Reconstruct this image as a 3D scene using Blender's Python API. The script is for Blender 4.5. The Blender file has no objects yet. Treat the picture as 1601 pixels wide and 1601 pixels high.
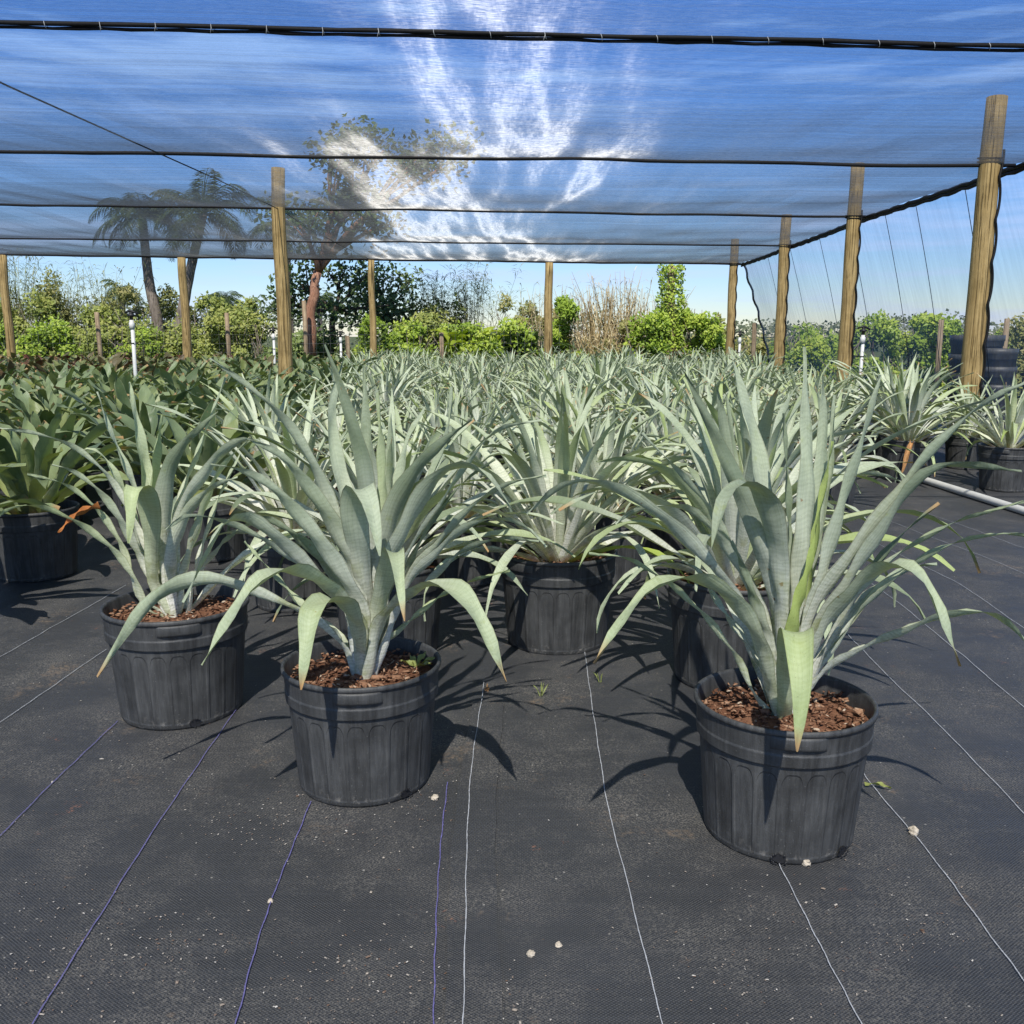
import bpy, math, random
from mathutils import Vector, Matrix, noise as mnoise
R = math.radians
random.seed(7)
S = bpy.context.scene
COL = S.collection

# ------------------------------------------------------------------ camera model
CAMZ, PITCH, FPX, C0 = 1.16, math.atan(275/1478), 1478.0, 800.5
ct, st = math.cos(PITCH), math.sin(PITCH)
def at(px, py, Y):                       # world point on the sight line of a photo pixel at world depth Y
    u, v = (px-C0)/FPX, (C0-py)/FPX
    d = Vector((u, ct+v*st, -st+v*ct))
    k = Y/d.y
    return Vector((d.x*k, Y, CAMZ+d.z*k))
def ground(px, py):
    u, v = (px-C0)/FPX, (C0-py)/FPX
    d = Vector((u, ct+v*st, -st+v*ct))
    k = -CAMZ/d.z
    return Vector((d.x*k, d.y*k, 0))
def proj(p):
    y, z = p[1], p[2]-CAMZ
    dd = y*ct - z*st; vv = y*st + z*ct
    return (C0+FPX*p[0]/dd, C0-FPX*vv/dd)

# ------------------------------------------------------------------ helpers
class MB:
    def __init__(s): s.v=[]; s.f=[]; s.c=[]; s.uv=[]
    def add(s, verts, faces, cols=None, uvs=None):
        o=len(s.v); s.v += [tuple(p) for p in verts]
        s.f += [tuple(i+o for i in f) for f in faces]
        s.c += list(cols) if cols else [(random.random(),0,0,1)]*len(verts)
        s.uv += list(uvs) if uvs else [(0,0)]*len(verts)
    def build(s, name, mat, parent=None, smooth=True, mats=None):
        me=bpy.data.meshes.new(name); me.from_pydata(s.v,[],s.f); me.update()
        if s.v:
            ca=me.color_attributes.new('col','FLOAT_COLOR','POINT')
            flat=[x for c in s.c for x in c]; ca.data.foreach_set('color',flat)
            ul=me.uv_layers.new(name='UVMap')
            idx=[0]*len(me.loops); me.loops.foreach_get('vertex_index',idx)
            ul.data.foreach_set('uv',[x for i in idx for x in s.uv[i]])
            if smooth: me.polygons.foreach_set('use_smooth',[True]*len(me.polygons))
        me.materials.append(mat)
        return link(name, me, parent)
def link(name, me, parent=None):
    o=bpy.data.objects.new(name, me); COL.objects.link(o)
    if parent: o.parent=parent
    return o
def tag(o, label=None, cat=None, group=None, kind=None):
    if label: o['label']=label
    if cat: o['category']=cat
    if group: o['group']=group
    if kind: o['kind']=kind
    return o
def thing(name, loc, label, cat, group=None, rz=0, sc=1):
    o=bpy.data.objects.new(name,None); COL.objects.link(o); o.empty_display_size=.1
    o.location=loc; o.rotation_euler=(0,0,rz); o.scale=(sc,sc,sc)
    return tag(o,label,cat,group)
def dup(root, loc, rz, sc, label, group, skip=()):
    r=root.copy(); COL.objects.link(r); r.location=loc; r.rotation_euler=(0,0,rz); r.scale=(sc,sc,sc)
    r['label']=label; r['group']=group
    for ch in list(root.children):
        kind=ch.name.split('.')[0]
        if kind in skip: continue
        c=ch.copy(); COL.objects.link(c); c.parent=r
        for g in ch.children:
            if g.name.split('.')[0] in skip: continue
            d=g.copy(); COL.objects.link(d); d.parent=c
    return r
def lathe(mb, prof, n=32, mod=None, cx=0, cy=0):
    V=[];F=[];C=[];U=[]
    for j,(r,z) in enumerate(prof):
        for i in range(n):
            a=2*math.pi*i/n; rr=r+(mod(i,n,j,r,z) if mod else 0)
            V.append((cx+rr*math.cos(a),cy+rr*math.sin(a),z)); C.append((i/n,0,0,1)); U.append((i/n,z))
    for j in range(len(prof)-1):
        for i in range(n):
            a=j*n+i; b=j*n+(i+1)%n
            F.append((a,b,b+n,a+n))
    mb.add(V,F,C,U)
def tube(mb, pts, rad, n=8, cap=True, jit=0):
    pts=[Vector(p) for p in pts]
    rr=rad if isinstance(rad,(list,tuple)) else [rad]*len(pts)
    V=[];F=[];U=[]
    T0=(pts[1]-pts[0]).normalized()
    s=T0.cross(Vector((0.13,1,.21))).normalized()
    L=0
    for k,p in enumerate(pts):
        T=(pts[min(k+1,len(pts)-1)]-pts[max(k-1,0)]).normalized()
        s=(s-T*s.dot(T)).normalized(); b=T.cross(s)
        if k: L+=(p-pts[k-1]).length
        for i in range(n):
            a=2*math.pi*i/n; q=rr[k]*(1+jit*random.uniform(-1,1))
            V.append(p+s*(math.cos(a)*q)+b*(math.sin(a)*q)); U.append((i/n,L))
    for k in range(len(pts)-1):
        for i in range(n):
            a=k*n+i; c=k*n+(i+1)%n
            F.append((a,c,c+n,a+n))
    if cap:
        F.append(tuple(range(n-1,-1,-1))); m=(len(pts)-1)*n; F.append(tuple(m+i for i in range(n)))
    mb.add(V,F,[(random.random(),0,0,1)]*len(V),U)
def spline(pts, n):
    pts=[Vector(p) for p in pts]
    P=[pts[0]*2-pts[1]]+pts+[pts[-1]*2-pts[-2]]
    ln=[0]
    for i in range(1,len(pts)): ln.append(ln[-1]+(pts[i]-pts[i-1]).length)
    out=[]
    for k in range(n+1):
        d=ln[-1]*k/n
        i=0
        while i<len(pts)-2 and d>ln[i+1]: i+=1
        t=(d-ln[i])/max(1e-6,ln[i+1]-ln[i])
        a,b,c,e=P[i],P[i+1],P[i+2],P[i+3]
        out.append(.5*((2*b)+(c-a)*t+(2*a-5*b+4*c-e)*t*t+(3*b-a-3*c+e)*t*t*t))
    return out

# ------------------------------------------------------------------ materials
def new_mat(name):
    m=bpy.data.materials.new(name); m.use_nodes=True
    nt=m.node_tree; nt.nodes.clear()
    return m, nt, nt.nodes, nt.links
def N(nt, typ, **kw):
    n=nt.nodes.new(typ)
    for k,v in kw.items():
        if k in n.inputs: n.inputs[k].default_value=v
        else: setattr(n,k,v)
    return n
def ramp(nt, stops, fac=None):
    r=nt.nodes.new('ShaderNodeValToRGB'); e=r.color_ramp.elements
    while len(e)<len(stops): e.new(.5)
    for el,(p,c) in zip(e,stops):
        el.position=p; el.color=(*c,1) if len(c)==3 else c
    if fac: nt.links.new(fac,r.inputs[0])
    return r
def mixc(nt, fac, a, b, mode='MIX'):
    m=nt.nodes.new('ShaderNodeMix'); m.data_type='RGBA'; m.blend_type=mode
    for sock,val in ((m.inputs[0],fac),(m.inputs[6],a),(m.inputs[7],b)):
        if isinstance(val,bpy.types.NodeSocket): nt.links.new(val,sock)
        elif isinstance(val,(int,float)): sock.default_value=val
        else: sock.default_value=(*val,1)
    return m.outputs[2]
def mth(nt, op, a, b=None, clamp=False):
    m=nt.nodes.new('ShaderNodeMath'); m.operation=op; m.use_clamp=clamp
    for i,val in enumerate((a,b)):
        if val is None: continue
        if isinstance(val,bpy.types.NodeSocket): nt.links.new(val,m.inputs[i])
        else: m.inputs[i].default_value=val
    return m.outputs[0]
def mapr(nt, v, a, b, c, d):
    m=nt.nodes.new('ShaderNodeMapRange')
    nt.links.new(v,m.inputs[0])
    for i,x in enumerate((a,b,c,d)): m.inputs[i+1].default_value=x
    return m.outputs[0]
def coords(nt, kind='Object', scale=(1,1,1)):
    t=nt.nodes.new('ShaderNodeTexCoord'); mp=nt.nodes.new('ShaderNodeMapping'); mp.inputs['Scale'].default_value=scale
    nt.links.new(t.outputs[kind],mp.inputs[0]); return mp.outputs[0]
def noise(nt, vec, scale, detail=3, rough=.6):
    n=nt.nodes.new('ShaderNodeTexNoise'); n.inputs['Scale'].default_value=scale
    n.inputs['Detail'].default_value=detail; n.inputs['Roughness'].default_value=rough
    if vec: nt.links.new(vec,n.inputs['Vector'])
    return n.outputs['Fac']
def out(nt, sh):
    o=nt.nodes.new('ShaderNodeOutputMaterial'); nt.links.new(sh,o.inputs[0])
def bump(nt, h, strength=.3, dist=.01):
    b=nt.nodes.new('ShaderNodeBump'); b.inputs['Strength'].default_value=strength; b.inputs['Distance'].default_value=dist
    nt.links.new(h,b.inputs['Height']); return b.outputs[0]
def princ(nt, col, rough=.6, spec=.5, normal=None, metal=0):
    p=nt.nodes.new('ShaderNodeBsdfPrincipled')
    if isinstance(col,bpy.types.NodeSocket): nt.links.new(col,p.inputs['Base Color'])
    else: p.inputs['Base Color'].default_value=(*col,1)
    if isinstance(rough,bpy.types.NodeSocket): nt.links.new(rough,p.inputs['Roughness'])
    else: p.inputs['Roughness'].default_value=rough
    p.inputs['Specular IOR Level'].default_value=spec; p.inputs['Metallic'].default_value=metal
    if normal: nt.links.new(normal,p.inputs['Normal'])
    return p
def mixs(nt, fac, a, b):
    m=nt.nodes.new('ShaderNodeMixShader')
    if isinstance(fac,bpy.types.NodeSocket): nt.links.new(fac,m.inputs[0])
    else: m.inputs[0].default_value=fac
    nt.links.new(a,m.inputs[1]); nt.links.new(b,m.inputs[2]); return m.outputs[0]

def bromeliad_mat(name, dark, mid, pale, yellow, band=.5, scurf=.6, transl=.22, rough=.5):
    m,nt,nd,lk=new_mat(name)
    at_=N(nt,'ShaderNodeAttribute',attribute_name='col'); sep=N(nt,'ShaderNodeSeparateColor'); lk.new(at_.outputs['Color'],sep.inputs[0])
    rnd,along,yel=sep.outputs[0],sep.outputs[1],sep.outputs[2]
    uv=coords(nt,'UV'); su=N(nt,'ShaderNodeSeparateXYZ'); lk.new(uv,su.inputs[0])
    base=ramp(nt,[(0,dark),(.5,mid),(1,mid)],rnd).outputs[0]
    oi=N(nt,'ShaderNodeObjectInfo')
    base=mixc(nt,mth(nt,'MULTIPLY',oi.outputs['Random'],.13),base,yellow)
    # transverse scurf banding: wavy stripes across the blade
    geo=N(nt,'ShaderNodeTexCoord')
    nlow=noise(nt,geo.outputs['Object'],14,2)
    cu=mth(nt,'MULTIPLY',mth(nt,'ABSOLUTE',mth(nt,'SUBTRACT',su.outputs[0],.5)),.018)
    ph=mth(nt,'ADD',mth(nt,'ADD',su.outputs[1],mth(nt,'MULTIPLY',nlow,.05)),cu)
    wv=mth(nt,'SINE',mth(nt,'MULTIPLY',ph,560))
    wv2=mth(nt,'SINE',mth(nt,'MULTIPLY',ph,233))
    wave=mth(nt,'ADD',mth(nt,'MULTIPLY',wv,.6),mth(nt,'MULTIPLY',wv2,.4))
    fine=noise(nt,geo.outputs['Object'],160,3,.7)
    bandm=mth(nt,'MULTIPLY',mapr(nt,mth(nt,'ADD',wave,mth(nt,'MULTIPLY',fine,1.4)),.2,1.3,0,1),band)
    patch=mapr(nt,noise(nt,geo.outputs['Object'],9,3),.35,.65,.5,1)
    low=mapr(nt,along,0,.62,.72,.3)
    bandm=mth(nt,'MULTIPLY',mth(nt,'MULTIPLY',bandm,patch),low,True)
    c=mixc(nt,mth(nt,'MULTIPLY',mapr(nt,along,0.22,.70,1,0),scurf,True),base,pale)
    dk=mixc(nt,1.0,c,(.52,.57,.48),'MULTIPLY')
    c=mixc(nt,bandm,c,dk)
    # long veins
    vs=N(nt,'ShaderNodeMapping'); vs.inputs['Scale'].default_value=(22,.9,1); lk.new(uv,vs.inputs[0])
    vein=noise(nt,vs.outputs[0],1,2,.5)
    c=mixc(nt,mth(nt,'MULTIPLY',mapr(nt,vein,.45,.7,0,1),.55),c,mixc(nt,1.0,c,(.74,.77,.70),'MULTIPLY'))
    edge=mth(nt,'GREATER_THAN',mth(nt,'ABSOLUTE',mth(nt,'SUBTRACT',su.outputs[0],.5)),.465)
    c=mixc(nt,mth(nt,'MULTIPLY',edge,.5),c,(.30,.30,.19))
    c=mixc(nt,1.0,c,ramp(nt,[(0,(.82,.84,.80)),(.5,(.97,.97,.96)),(1,(1.08,1.07,1.0))],mth(nt,'FRACT',mth(nt,'MULTIPLY',oi.outputs['Random'],7.3))).outputs[0],'MULTIPLY')
    sc_=mapr(nt,noise(nt,geo.outputs['Object'],34,3,.6),.70,.74,0,.8)
    c=mixc(nt,sc_,c,(.30,.19,.09))
    c=mixc(nt,mth(nt,'MULTIPLY',yel,.85),c,yellow)
    blot=mth(nt,'MULTIPLY',mapr(nt,noise(nt,geo.outputs['Object'],26,4,.7),.58,.72,0,.35),mapr(nt,along,.2,.6,.25,1))
    c=mixc(nt,blot,c,(yellow[0]*.8,yellow[1]*.75,yellow[2]*.8))
    lowm=mapr(nt,along,.25,.6,1,0)
    mot=mth(nt,'MULTIPLY',mapr(nt,noise(nt,geo.outputs['Object'],75,5,.75),.54,.70,0,.5),lowm,True)
    c=mixc(nt,mot,c,(.17,.19,.10))
    alg=mth(nt,'MULTIPLY',mapr(nt,noise(nt,geo.outputs['Object'],11,3,.6),.56,.68,0,.6),lowm,True)
    c=mixc(nt,alg,c,(.33,.37,.08))
    # dark sooty specks and dry tips (alpha channel of attribute = dryness)
    spk=mapr(nt,noise(nt,geo.outputs['Object'],420,1),.7,.76,0,.7)
    c=mixc(nt,spk,c,(.06,.06,.04))
    tip=mth(nt,'MULTIPLY',mapr(nt,along,.93,.985,0,1),at_.outputs['Alpha'],True)
    c=mixc(nt,tip,c,(.5,.33,.16))
    nb=bump(nt,mth(nt,'ADD',mth(nt,'MULTIPLY',vein,1.0),mth(nt,'MULTIPLY',fine,.3)),.35,.004)
    p=princ(nt,c,rough,.35,nb)
    t=N(nt,'ShaderNodeBsdfTranslucent'); lk.new(mixc(nt,1,c,(.9,1.0,.35),'MULTIPLY'),t.inputs[0])
    out(nt,mixs(nt,transl,p.outputs[0],t.outputs[0])); return m
def foliage_mat(name, dark, light, transl=.3, rough=.5, hue=None):
    m,nt,nd,lk=new_mat(name)
    a=N(nt,'ShaderNodeAttribute',attribute_name='col'); s=N(nt,'ShaderNodeSeparateColor'); lk.new(a.outputs['Color'],s.inputs[0])
    c=ramp(nt,[(0,dark),(.7,light),(1,hue or light)],s.outputs[0]).outputs[0]
    p=princ(nt,c,rough,.4)
    t=N(nt,'ShaderNodeBsdfTranslucent'); lk.new(mixc(nt,1,c,(1,1,.5),'MULTIPLY'),t.inputs[0])
    out(nt,mixs(nt,transl,p.outputs[0],t.outputs[0])); return m
def plain(name, col, rough=.5, spec=.5, var=.25, scale=30):
    m,nt,nd,lk=new_mat(name); v=coords(nt)
    n=noise(nt,v,scale,4)
    c=mixc(nt,mapr(nt,n,.3,.7,0,1),tuple(x*(1-var) for x in col),tuple(min(1,x*(1+var)) for x in col))
    out(nt,princ(nt,c,rough,spec,bump(nt,n,.15,.004)).outputs[0]); return m

M={}
M['silver']=bromeliad_mat('silver_leaf',(.24,.30,.21),(.62,.69,.53),(.95,.95,.92),(.42,.53,.12),band=1.0,scurf=1.0,transl=.14)
M['green']=bromeliad_mat('green_leaf',(.05,.095,.042),(.27,.35,.20),(.33,.39,.28),(.38,.42,.12),band=.3,scurf=.35,transl=.22,rough=.36)
M['red']=bromeliad_mat('red_green_leaf',(.13,.03,.03),(.17,.22,.11),(.22,.06,.05),(.27,.30,.10),band=.2,scurf=.6,transl=.2,rough=.45)
M['dry_leaf']=plain('dry_leaf',(.48,.27,.12),.8,.2,.35,60)
M['orange_leaf']=plain('orange_leaf',(.45,.17,.05),.7,.2,.3,40)

def pot_mat():
    m,nt,nd,lk=new_mat('black_pot_plastic'); g=coords(nt)
    z=N(nt,'ShaderNodeSeparateXYZ'); lk.new(g,z.inputs[0])
    st_=coords(nt,'Object',(55,55,3.0)); streak=noise(nt,st_,1,4,.7)
    fine=noise(nt,g,320,2); cl=noise(nt,g,11,4)
    d=mth(nt,'MULTIPLY',mapr(nt,streak,.3,.75,.2,.9),mapr(nt,cl,.3,.7,.4,1))
    c=mixc(nt,d,(.014,.0145,.015),(.14,.143,.142))
    low=mth(nt,'MULTIPLY',mapr(nt,z.outputs[2],.0,.05,1,0),mapr(nt,noise(nt,g,34,4,.7),.56,.68,0,.75),True)
    c=mixc(nt,low,c,(.30,.28,.25))
    spk=mapr(nt,noise(nt,g,230,2,.6),.68,.74,0,.65)
    c=mixc(nt,spk,c,(.22,.22,.21))
    r=mapr(nt,cl,.3,.7,.38,.6)
    at2=mth(nt,'ARCTAN2',z.outputs[1],z.outputs[0])
    fr=mth(nt,'FRACT',mth(nt,'MULTIPLY',at2,22/(2*math.pi))); pu=mth(nt,'ABSOLUTE',mth(nt,'SUBTRACT',mth(nt,'MULTIPLY',fr,2),1))
    edge=mapr(nt,pu,.78,.90,1,0)
    topz=mth(nt,'SUBTRACT',.232,mth(nt,'MULTIPLY',mth(nt,'POWER',pu,4),.05))
    tz=mapr(nt,mth(nt,'SUBTRACT',topz,z.outputs[2]),0,.004,0,1)
    bz=mapr(nt,z.outputs[2],.014,.02,0,1)
    panel=mth(nt,'MULTIPLY',mth(nt,'MULTIPLY',edge,tz),bz)
    b1=bump(nt,mth(nt,'SUBTRACT',1,panel),.8,.0022)
    b2=nt.nodes.new('ShaderNodeBump'); b2.inputs['Strength'].default_value=.35; b2.inputs['Distance'].default_value=.0025
    lk.new(mth(nt,'ADD',fine,streak),b2.inputs['Height']); lk.new(b1,b2.inputs['Normal'])
    out(nt,princ(nt,c,r,.5,b2.outputs[0]).outputs[0]); return m
M['pot']=pot_mat()
def soil_mat():
    m,nt,nd,lk=new_mat('bark_soil'); g=coords(nt)
    a=N(nt,'ShaderNodeAttribute',attribute_name='col'); s=N(nt,'ShaderNodeSeparateColor'); lk.new(a.outputs['Color'],s.inputs[0])
    n=noise(nt,g,120,4,.7)
    f=mth(nt,'ADD',mth(nt,'MULTIPLY',s.outputs[0],.6),mth(nt,'MULTIPLY',n,.5))
    c=ramp(nt,[(0.08,(.05,.022,.013)),(.42,(.21,.10,.058)),(.8,(.40,.23,.14)),(1,(.60,.48,.36))],f).outputs[0]
    out(nt,princ(nt,c,.9,.2,bump(nt,n,.6,.01)).outputs[0]); return m
M['soil']=soil_mat()
def wood_mat(name, a, b):
    m,nt,nd,lk=new_mat(name)
    v=coords(nt,'Object',(38,38,1.6)); n=noise(nt,v,1,5,.65); n2=noise(nt,coords(nt),5,3)
    v3=coords(nt,'Object',(70,70,.7)); crack=mapr(nt,noise(nt,v3,1,3,.6),.57,.63,0,.85)
    c=mixc(nt,mapr(nt,n,.3,.7,0,1),a,b); c=mixc(nt,mapr(nt,n2,.4,.7,0,.5),c,tuple(x*.55 for x in a))
    c=mixc(nt,crack,c,tuple(x*.25 for x in a))
    out(nt,princ(nt,c,.85,.2,bump(nt,mth(nt,'SUBTRACT',n,crack),.7,.01)).outputs[0]); return m
M['post']=wood_mat('treated_post_wood',(.31,.21,.08),(.58,.43,.20))
M['grey_post']=wood_mat('weathered_post_wood',(.26,.19,.12),(.45,.35,.23))
M['bark_red']=wood_mat('red_bark',(.30,.14,.085),(.46,.27,.18))
M['bark_grey']=wood_mat('grey_bark',(.16,.13,.10),(.34,.29,.24))
M['bark_dark']=wood_mat('dark_bark',(.07,.055,.04),(.16,.13,.10))
M['pvc']=plain('white_pipe_plastic',(.74,.74,.70),.4,.5,.06,12)
M['black']=plain('black_plastic',(.016,.016,.018),.5,.5,.3,60)
M['cable']=plain('black_cable',(.010,.010,.011),.65,.2,.4,90)
M['webbing']=plain('white_twine',(.45,.47,.48),.6,.4,.2,40)
M['stone']=plain('pale_limestone',(.55,.48,.38),.9,.2,.25,70)
M['wire']=plain('galvanised_wire',(.16,.17,.17),.5,.5,.1,20)
M['white_line']=plain('white_woven_thread',(.45,.47,.50),.7,.3,.25,160)
M['purple_line']=plain('purple_woven_thread',(.15,.14,.34),.7,.3,.3,160)
M['vine']=foliage_mat('vine_leaf',(.07,.13,.02),(.34,.48,.06),.3,.45,(.52,.62,.10))
M['shrub']=foliage_mat('shrub_leaf',(.09,.13,.03),(.31,.37,.09),.3,.5,(.44,.46,.13))
M['olive']=foliage_mat('olive_brush_leaf',(.11,.13,.045),(.34,.36,.11),.3,.6,(.48,.44,.19))
M['tree_leaf']=foliage_mat('dark_tree_leaf',(.035,.06,.022),(.13,.20,.065),.3,.4,(.28,.36,.12))
M['palm_leaf']=foliage_mat('palm_leaf',(.03,.05,.015),(.11,.16,.05),.3,.45,(.20,.25,.08))
M['banana']=foliage_mat('broad_yellow_green_leaf',(.20,.30,.03),(.44,.54,.06),.4,.4)
M['strap']=foliage_mat('dark_strap_leaf',(.025,.05,.015),(.10,.16,.05),.3,.4)
M['reed']=foliage_mat('green_reed',(.14,.17,.055),(.36,.38,.14),.3,.6,(.50,.46,.25))
M['dry_reed']=foliage_mat('dry_reed',(.34,.25,.12),(.66,.53,.29),.2,.8,(.78,.70,.47))
M['far']=foliage_mat('far_foliage',(.06,.085,.05),(.17,.20,.11),.2,.7,(.23,.25,.14))
M['grass']=plain('grass_ground_mat',(.10,.12,.045),.9,.2,.5,2)

def fabric_mat():
    m,nt,nd,lk=new_mat('woven_ground_fabric'); g=coords(nt)
    s=N(nt,'ShaderNodeSeparateXYZ'); lk.new(g,s.inputs[0])
    wx=mth(nt,'SINE',mth(nt,'MULTIPLY',s.outputs[0],2*math.pi/.0085)); wy=mth(nt,'SINE',mth(nt,'MULTIPLY',s.outputs[1],2*math.pi/.0068))
    wv=mth(nt,'MULTIPLY',wx,wy)
    big=noise(nt,g,.9,4,.6); mid=noise(nt,g,2.6,6,.72); fine=noise(nt,g,60,4,.75)
    c=mixc(nt,mapr(nt,big,.35,.65,0,1),(.019,.020,.022),(.029,.031,.036))
    c=mixc(nt,mth(nt,'MULTIPLY',mapr(nt,wv,-.2,.8,0,1),.65),c,(.125,.130,.138))
    rib=noise(nt,coords(nt,'Object',(3,90,1)),1,3,.6)
    c=mixc(nt,mapr(nt,rib,.45,.7,0,.22),c,(.075,.08,.088))
    dust=mth(nt,'MULTIPLY',mapr(nt,mid,.44,.72,.12,1),mapr(nt,noise(nt,g,210,3,.8),.46,.66,0,1))
    c=mixc(nt,mth(nt,'MULTIPLY',dust,.95),c,(.29,.27,.235))
    tan=mth(nt,'MULTIPLY',mapr(nt,noise(nt,g,2.7,6,.75),.59,.70,0,1),mapr(nt,fine,.44,.6,0,1))
    c=mixc(nt,mth(nt,'MULTIPLY',tan,.7),c,(.30,.215,.14))
    red=mth(nt,'MULTIPLY',mapr(nt,noise(nt,coords(nt,'Object',(1,1,1)),3.9,5,.8),.64,.72,0,1),mapr(nt,noise(nt,g,150,2),.5,.6,0,1))
    c=mixc(nt,mth(nt,'MULTIPLY',red,.7),c,(.34,.16,.10))
    vo=N(nt,'ShaderNodeTexVoronoi'); vo.inputs['Scale'].default_value=52; lk.new(g,vo.inputs['Vector'])
    sv=N(nt,'ShaderNodeSeparateColor'); lk.new(vo.outputs['Color'],sv.inputs[0])
    rad=mth(nt,'MULTIPLY',mth(nt,'POWER',sv.outputs[0],5),.16)
    sp=mth(nt,'LESS_THAN',vo.outputs['Distance'],rad)
    c=mixc(nt,mth(nt,'MULTIPLY',sp,mapr(nt,mid,.35,.6,.12,.8)),c,(.45,.43,.39))
    wr=noise(nt,coords(nt,'Object',(1,.5,1)),1.7,3)
    h=mth(nt,'ADD',mth(nt,'MULTIPLY',wv,.04),mth(nt,'ADD',mth(nt,'MULTIPLY',wr,4),mth(nt,'MULTIPLY',rib,.12)))
    p=princ(nt,c,mapr(nt,mid,.3,.7,.46,.66),.5,bump(nt,h,.55,.012))
    out(nt,p.outputs[0]); return m
M['fabric']=fabric_mat()

def net_mat(name, k, glint=1.0, thread=(.10,.10,.105)):
    # woven shade cloth: thread cover grows with path length through the weave; cross threads scatter sun like fibres
    m,nt,nd,lk=new_mat(name); g=coords(nt)
    ge=N(nt,'ShaderNodeNewGeometry')
    dt=N(nt,'ShaderNodeVectorMath',operation='DOT_PRODUCT'); lk.new(ge.outputs['Incoming'],dt.inputs[0]); lk.new(ge.outputs['True Normal'],dt.inputs[1])
    cs=mth(nt,'MAXIMUM',mth(nt,'ABSOLUTE',dt.outputs['Value']),.03)
    lines=noise(nt,coords(nt,'Object',(.05,16,1)),1,3,.75)
    big=noise(nt,g,.35,2)
    kk=mth(nt,'MULTIPLY',mth(nt,'MULTIPLY',mapr(nt,lines,.3,.7,.72,1.32),mapr(nt,big,.3,.7,.85,1.15)),k)
    T=mth(nt,'EXPONENT',mth(nt,'MULTIPLY',mth(nt,'DIVIDE',kk,cs),-1))
    tr=N(nt,'ShaderNodeBsdfTransparent')
    tl=N(nt,'ShaderNodeBsdfTranslucent'); tl.inputs[0].default_value=(*thread,1)
    df=N(nt,'ShaderNodeBsdfDiffuse'); df.inputs[0].default_value=(*thread,1)
    body=mixs(nt,.5,tl.outputs[0],df.outputs[0])
    if glint:
        # slack in the cloth turns the cross threads: tangent wanders with tension folds near each cable
        n1=N(nt,'ShaderNodeTexNoise'); n1.inputs['Scale'].default_value=1; n1.inputs['Detail'].default_value=2.5; n1.inputs['Roughness'].default_value=.72
        lk.new(coords(nt,'Object',(1.5,.16,1)),n1.inputs['Vector'])
        n2=N(nt,'ShaderNodeTexNoise'); n2.inputs['Scale'].default_value=1; n2.inputs['Detail'].default_value=2; n2.inputs['Roughness'].default_value=.7
        lk.new(coords(nt,'Object',(34,4,1)),n2.inputs['Vector'])
        a=mth(nt,'MULTIPLY',mth(nt,'SUBTRACT',n1.outputs['Fac'],.5),.47)
        b=mth(nt,'MULTIPLY',mth(nt,'SUBTRACT',n2.outputs['Fac'],.5),.06)
        cx=N(nt,'ShaderNodeCombineXYZ'); cx.inputs[0].default_value=1
        lk.new(mth(nt,'ADD',a,b),cx.inputs[1]); 
        h=N(nt,'ShaderNodeBsdfHair',component='Transmission'); h.inputs['RoughnessU'].default_value=.018; h.inputs['RoughnessV'].default_value=1.0
        gr=mapr(nt,noise(nt,coords(nt,'Object',(22,150,1)),1,2,.7),.38,.64,.3*glint,1.5*glint); cc=N(nt,'ShaderNodeCombineColor'); [lk.new(gr,cc.inputs[q]) for q in range(3)]; lk.new(cc.outputs[0],h.inputs['Color']); lk.new(cx.outputs[0],h.inputs['Tangent'])
        ad=N(nt,'ShaderNodeAddShader'); lk.new(body,ad.inputs[0]); lk.new(h.outputs[0],ad.inputs[1]); body=ad.outputs[0]
    out(nt,mixs(nt,T,body,tr.outputs[0])); return m
M['net']=net_mat('shade_net_cloth',.135,.30,(.045,.045,.045))
M['curtain']=net_mat('side_net_cloth',.10,0,(.12,.20,.32))

# ------------------------------------------------------------------ leaves and plants
def wprof(s, tipk=.5, fold=False):
    if fold: w=.52+.14*min(1,s/.3)+.54*min(1,max(0,(s-.34)/.3))
    else: w=.50+.50*min(1,s/.62)**1.4
    w+=.22*max(0,1-s/.07)
    if s>1-tipk: w*=max(.02,((1-s)/tipk))**.72
    return w
def leaf(mb, pts, w, chan=.22, yel=0, dry=0, roll=0, n=16, m=4, tipk=.5, rnd=None, twist=0, fold=False, wave=.004):
    P=spline(pts,n); rnd=random.random() if rnd is None else rnd
    b=P[0]; far=max(P,key=lambda p:(p.xy-b.xy).length); h=(far-b); h.z=0
    # if the leaf folds over, its plane is the one of its outward reach
    side=Vector((-h.y,h.x,0)).normalized() if h.length>.03 else Vector((1,0,0))
    L=sum((P[i+1]-P[i]).length for i in range(n)); V=[];F=[];C=[];U=[]
    wob=random.uniform(0,6)
    for k,p in enumerate(P):
        s=k/n; T=(P[min(k+1,n)]-P[max(k-1,0)]).normalized()
        sd=(side-T*side.dot(T))
        sd=sd.normalized() if sd.length>1e-4 else Vector((1,0,0))
        Nn=sd.cross(T)
        a=roll+twist*s
        sd2=sd*math.cos(a)+Nn*math.sin(a); N2=Nn*math.cos(a)-sd*math.sin(a)
        ww=w*wprof(s,tipk,fold); ch=chan*(1.9-1.45*s)
        for j in range(m+1):
            u=j/m*2-1
            q=p+sd2*(u*ww*.5)+N2*(ch*ww*(u*u-.5))*-1.0+N2*(wave*math.sin(k*1.3+wob+u*2))
            V.append(q); C.append((rnd,s,yel,dry)); U.append((j/m,s*L))
    for k in range(n):
        for j in range(m):
            a=k*(m+1)+j; F.append((a,a+1,a+m+2,a+m+1))
    mb.add(V,F,C,U)
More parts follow.
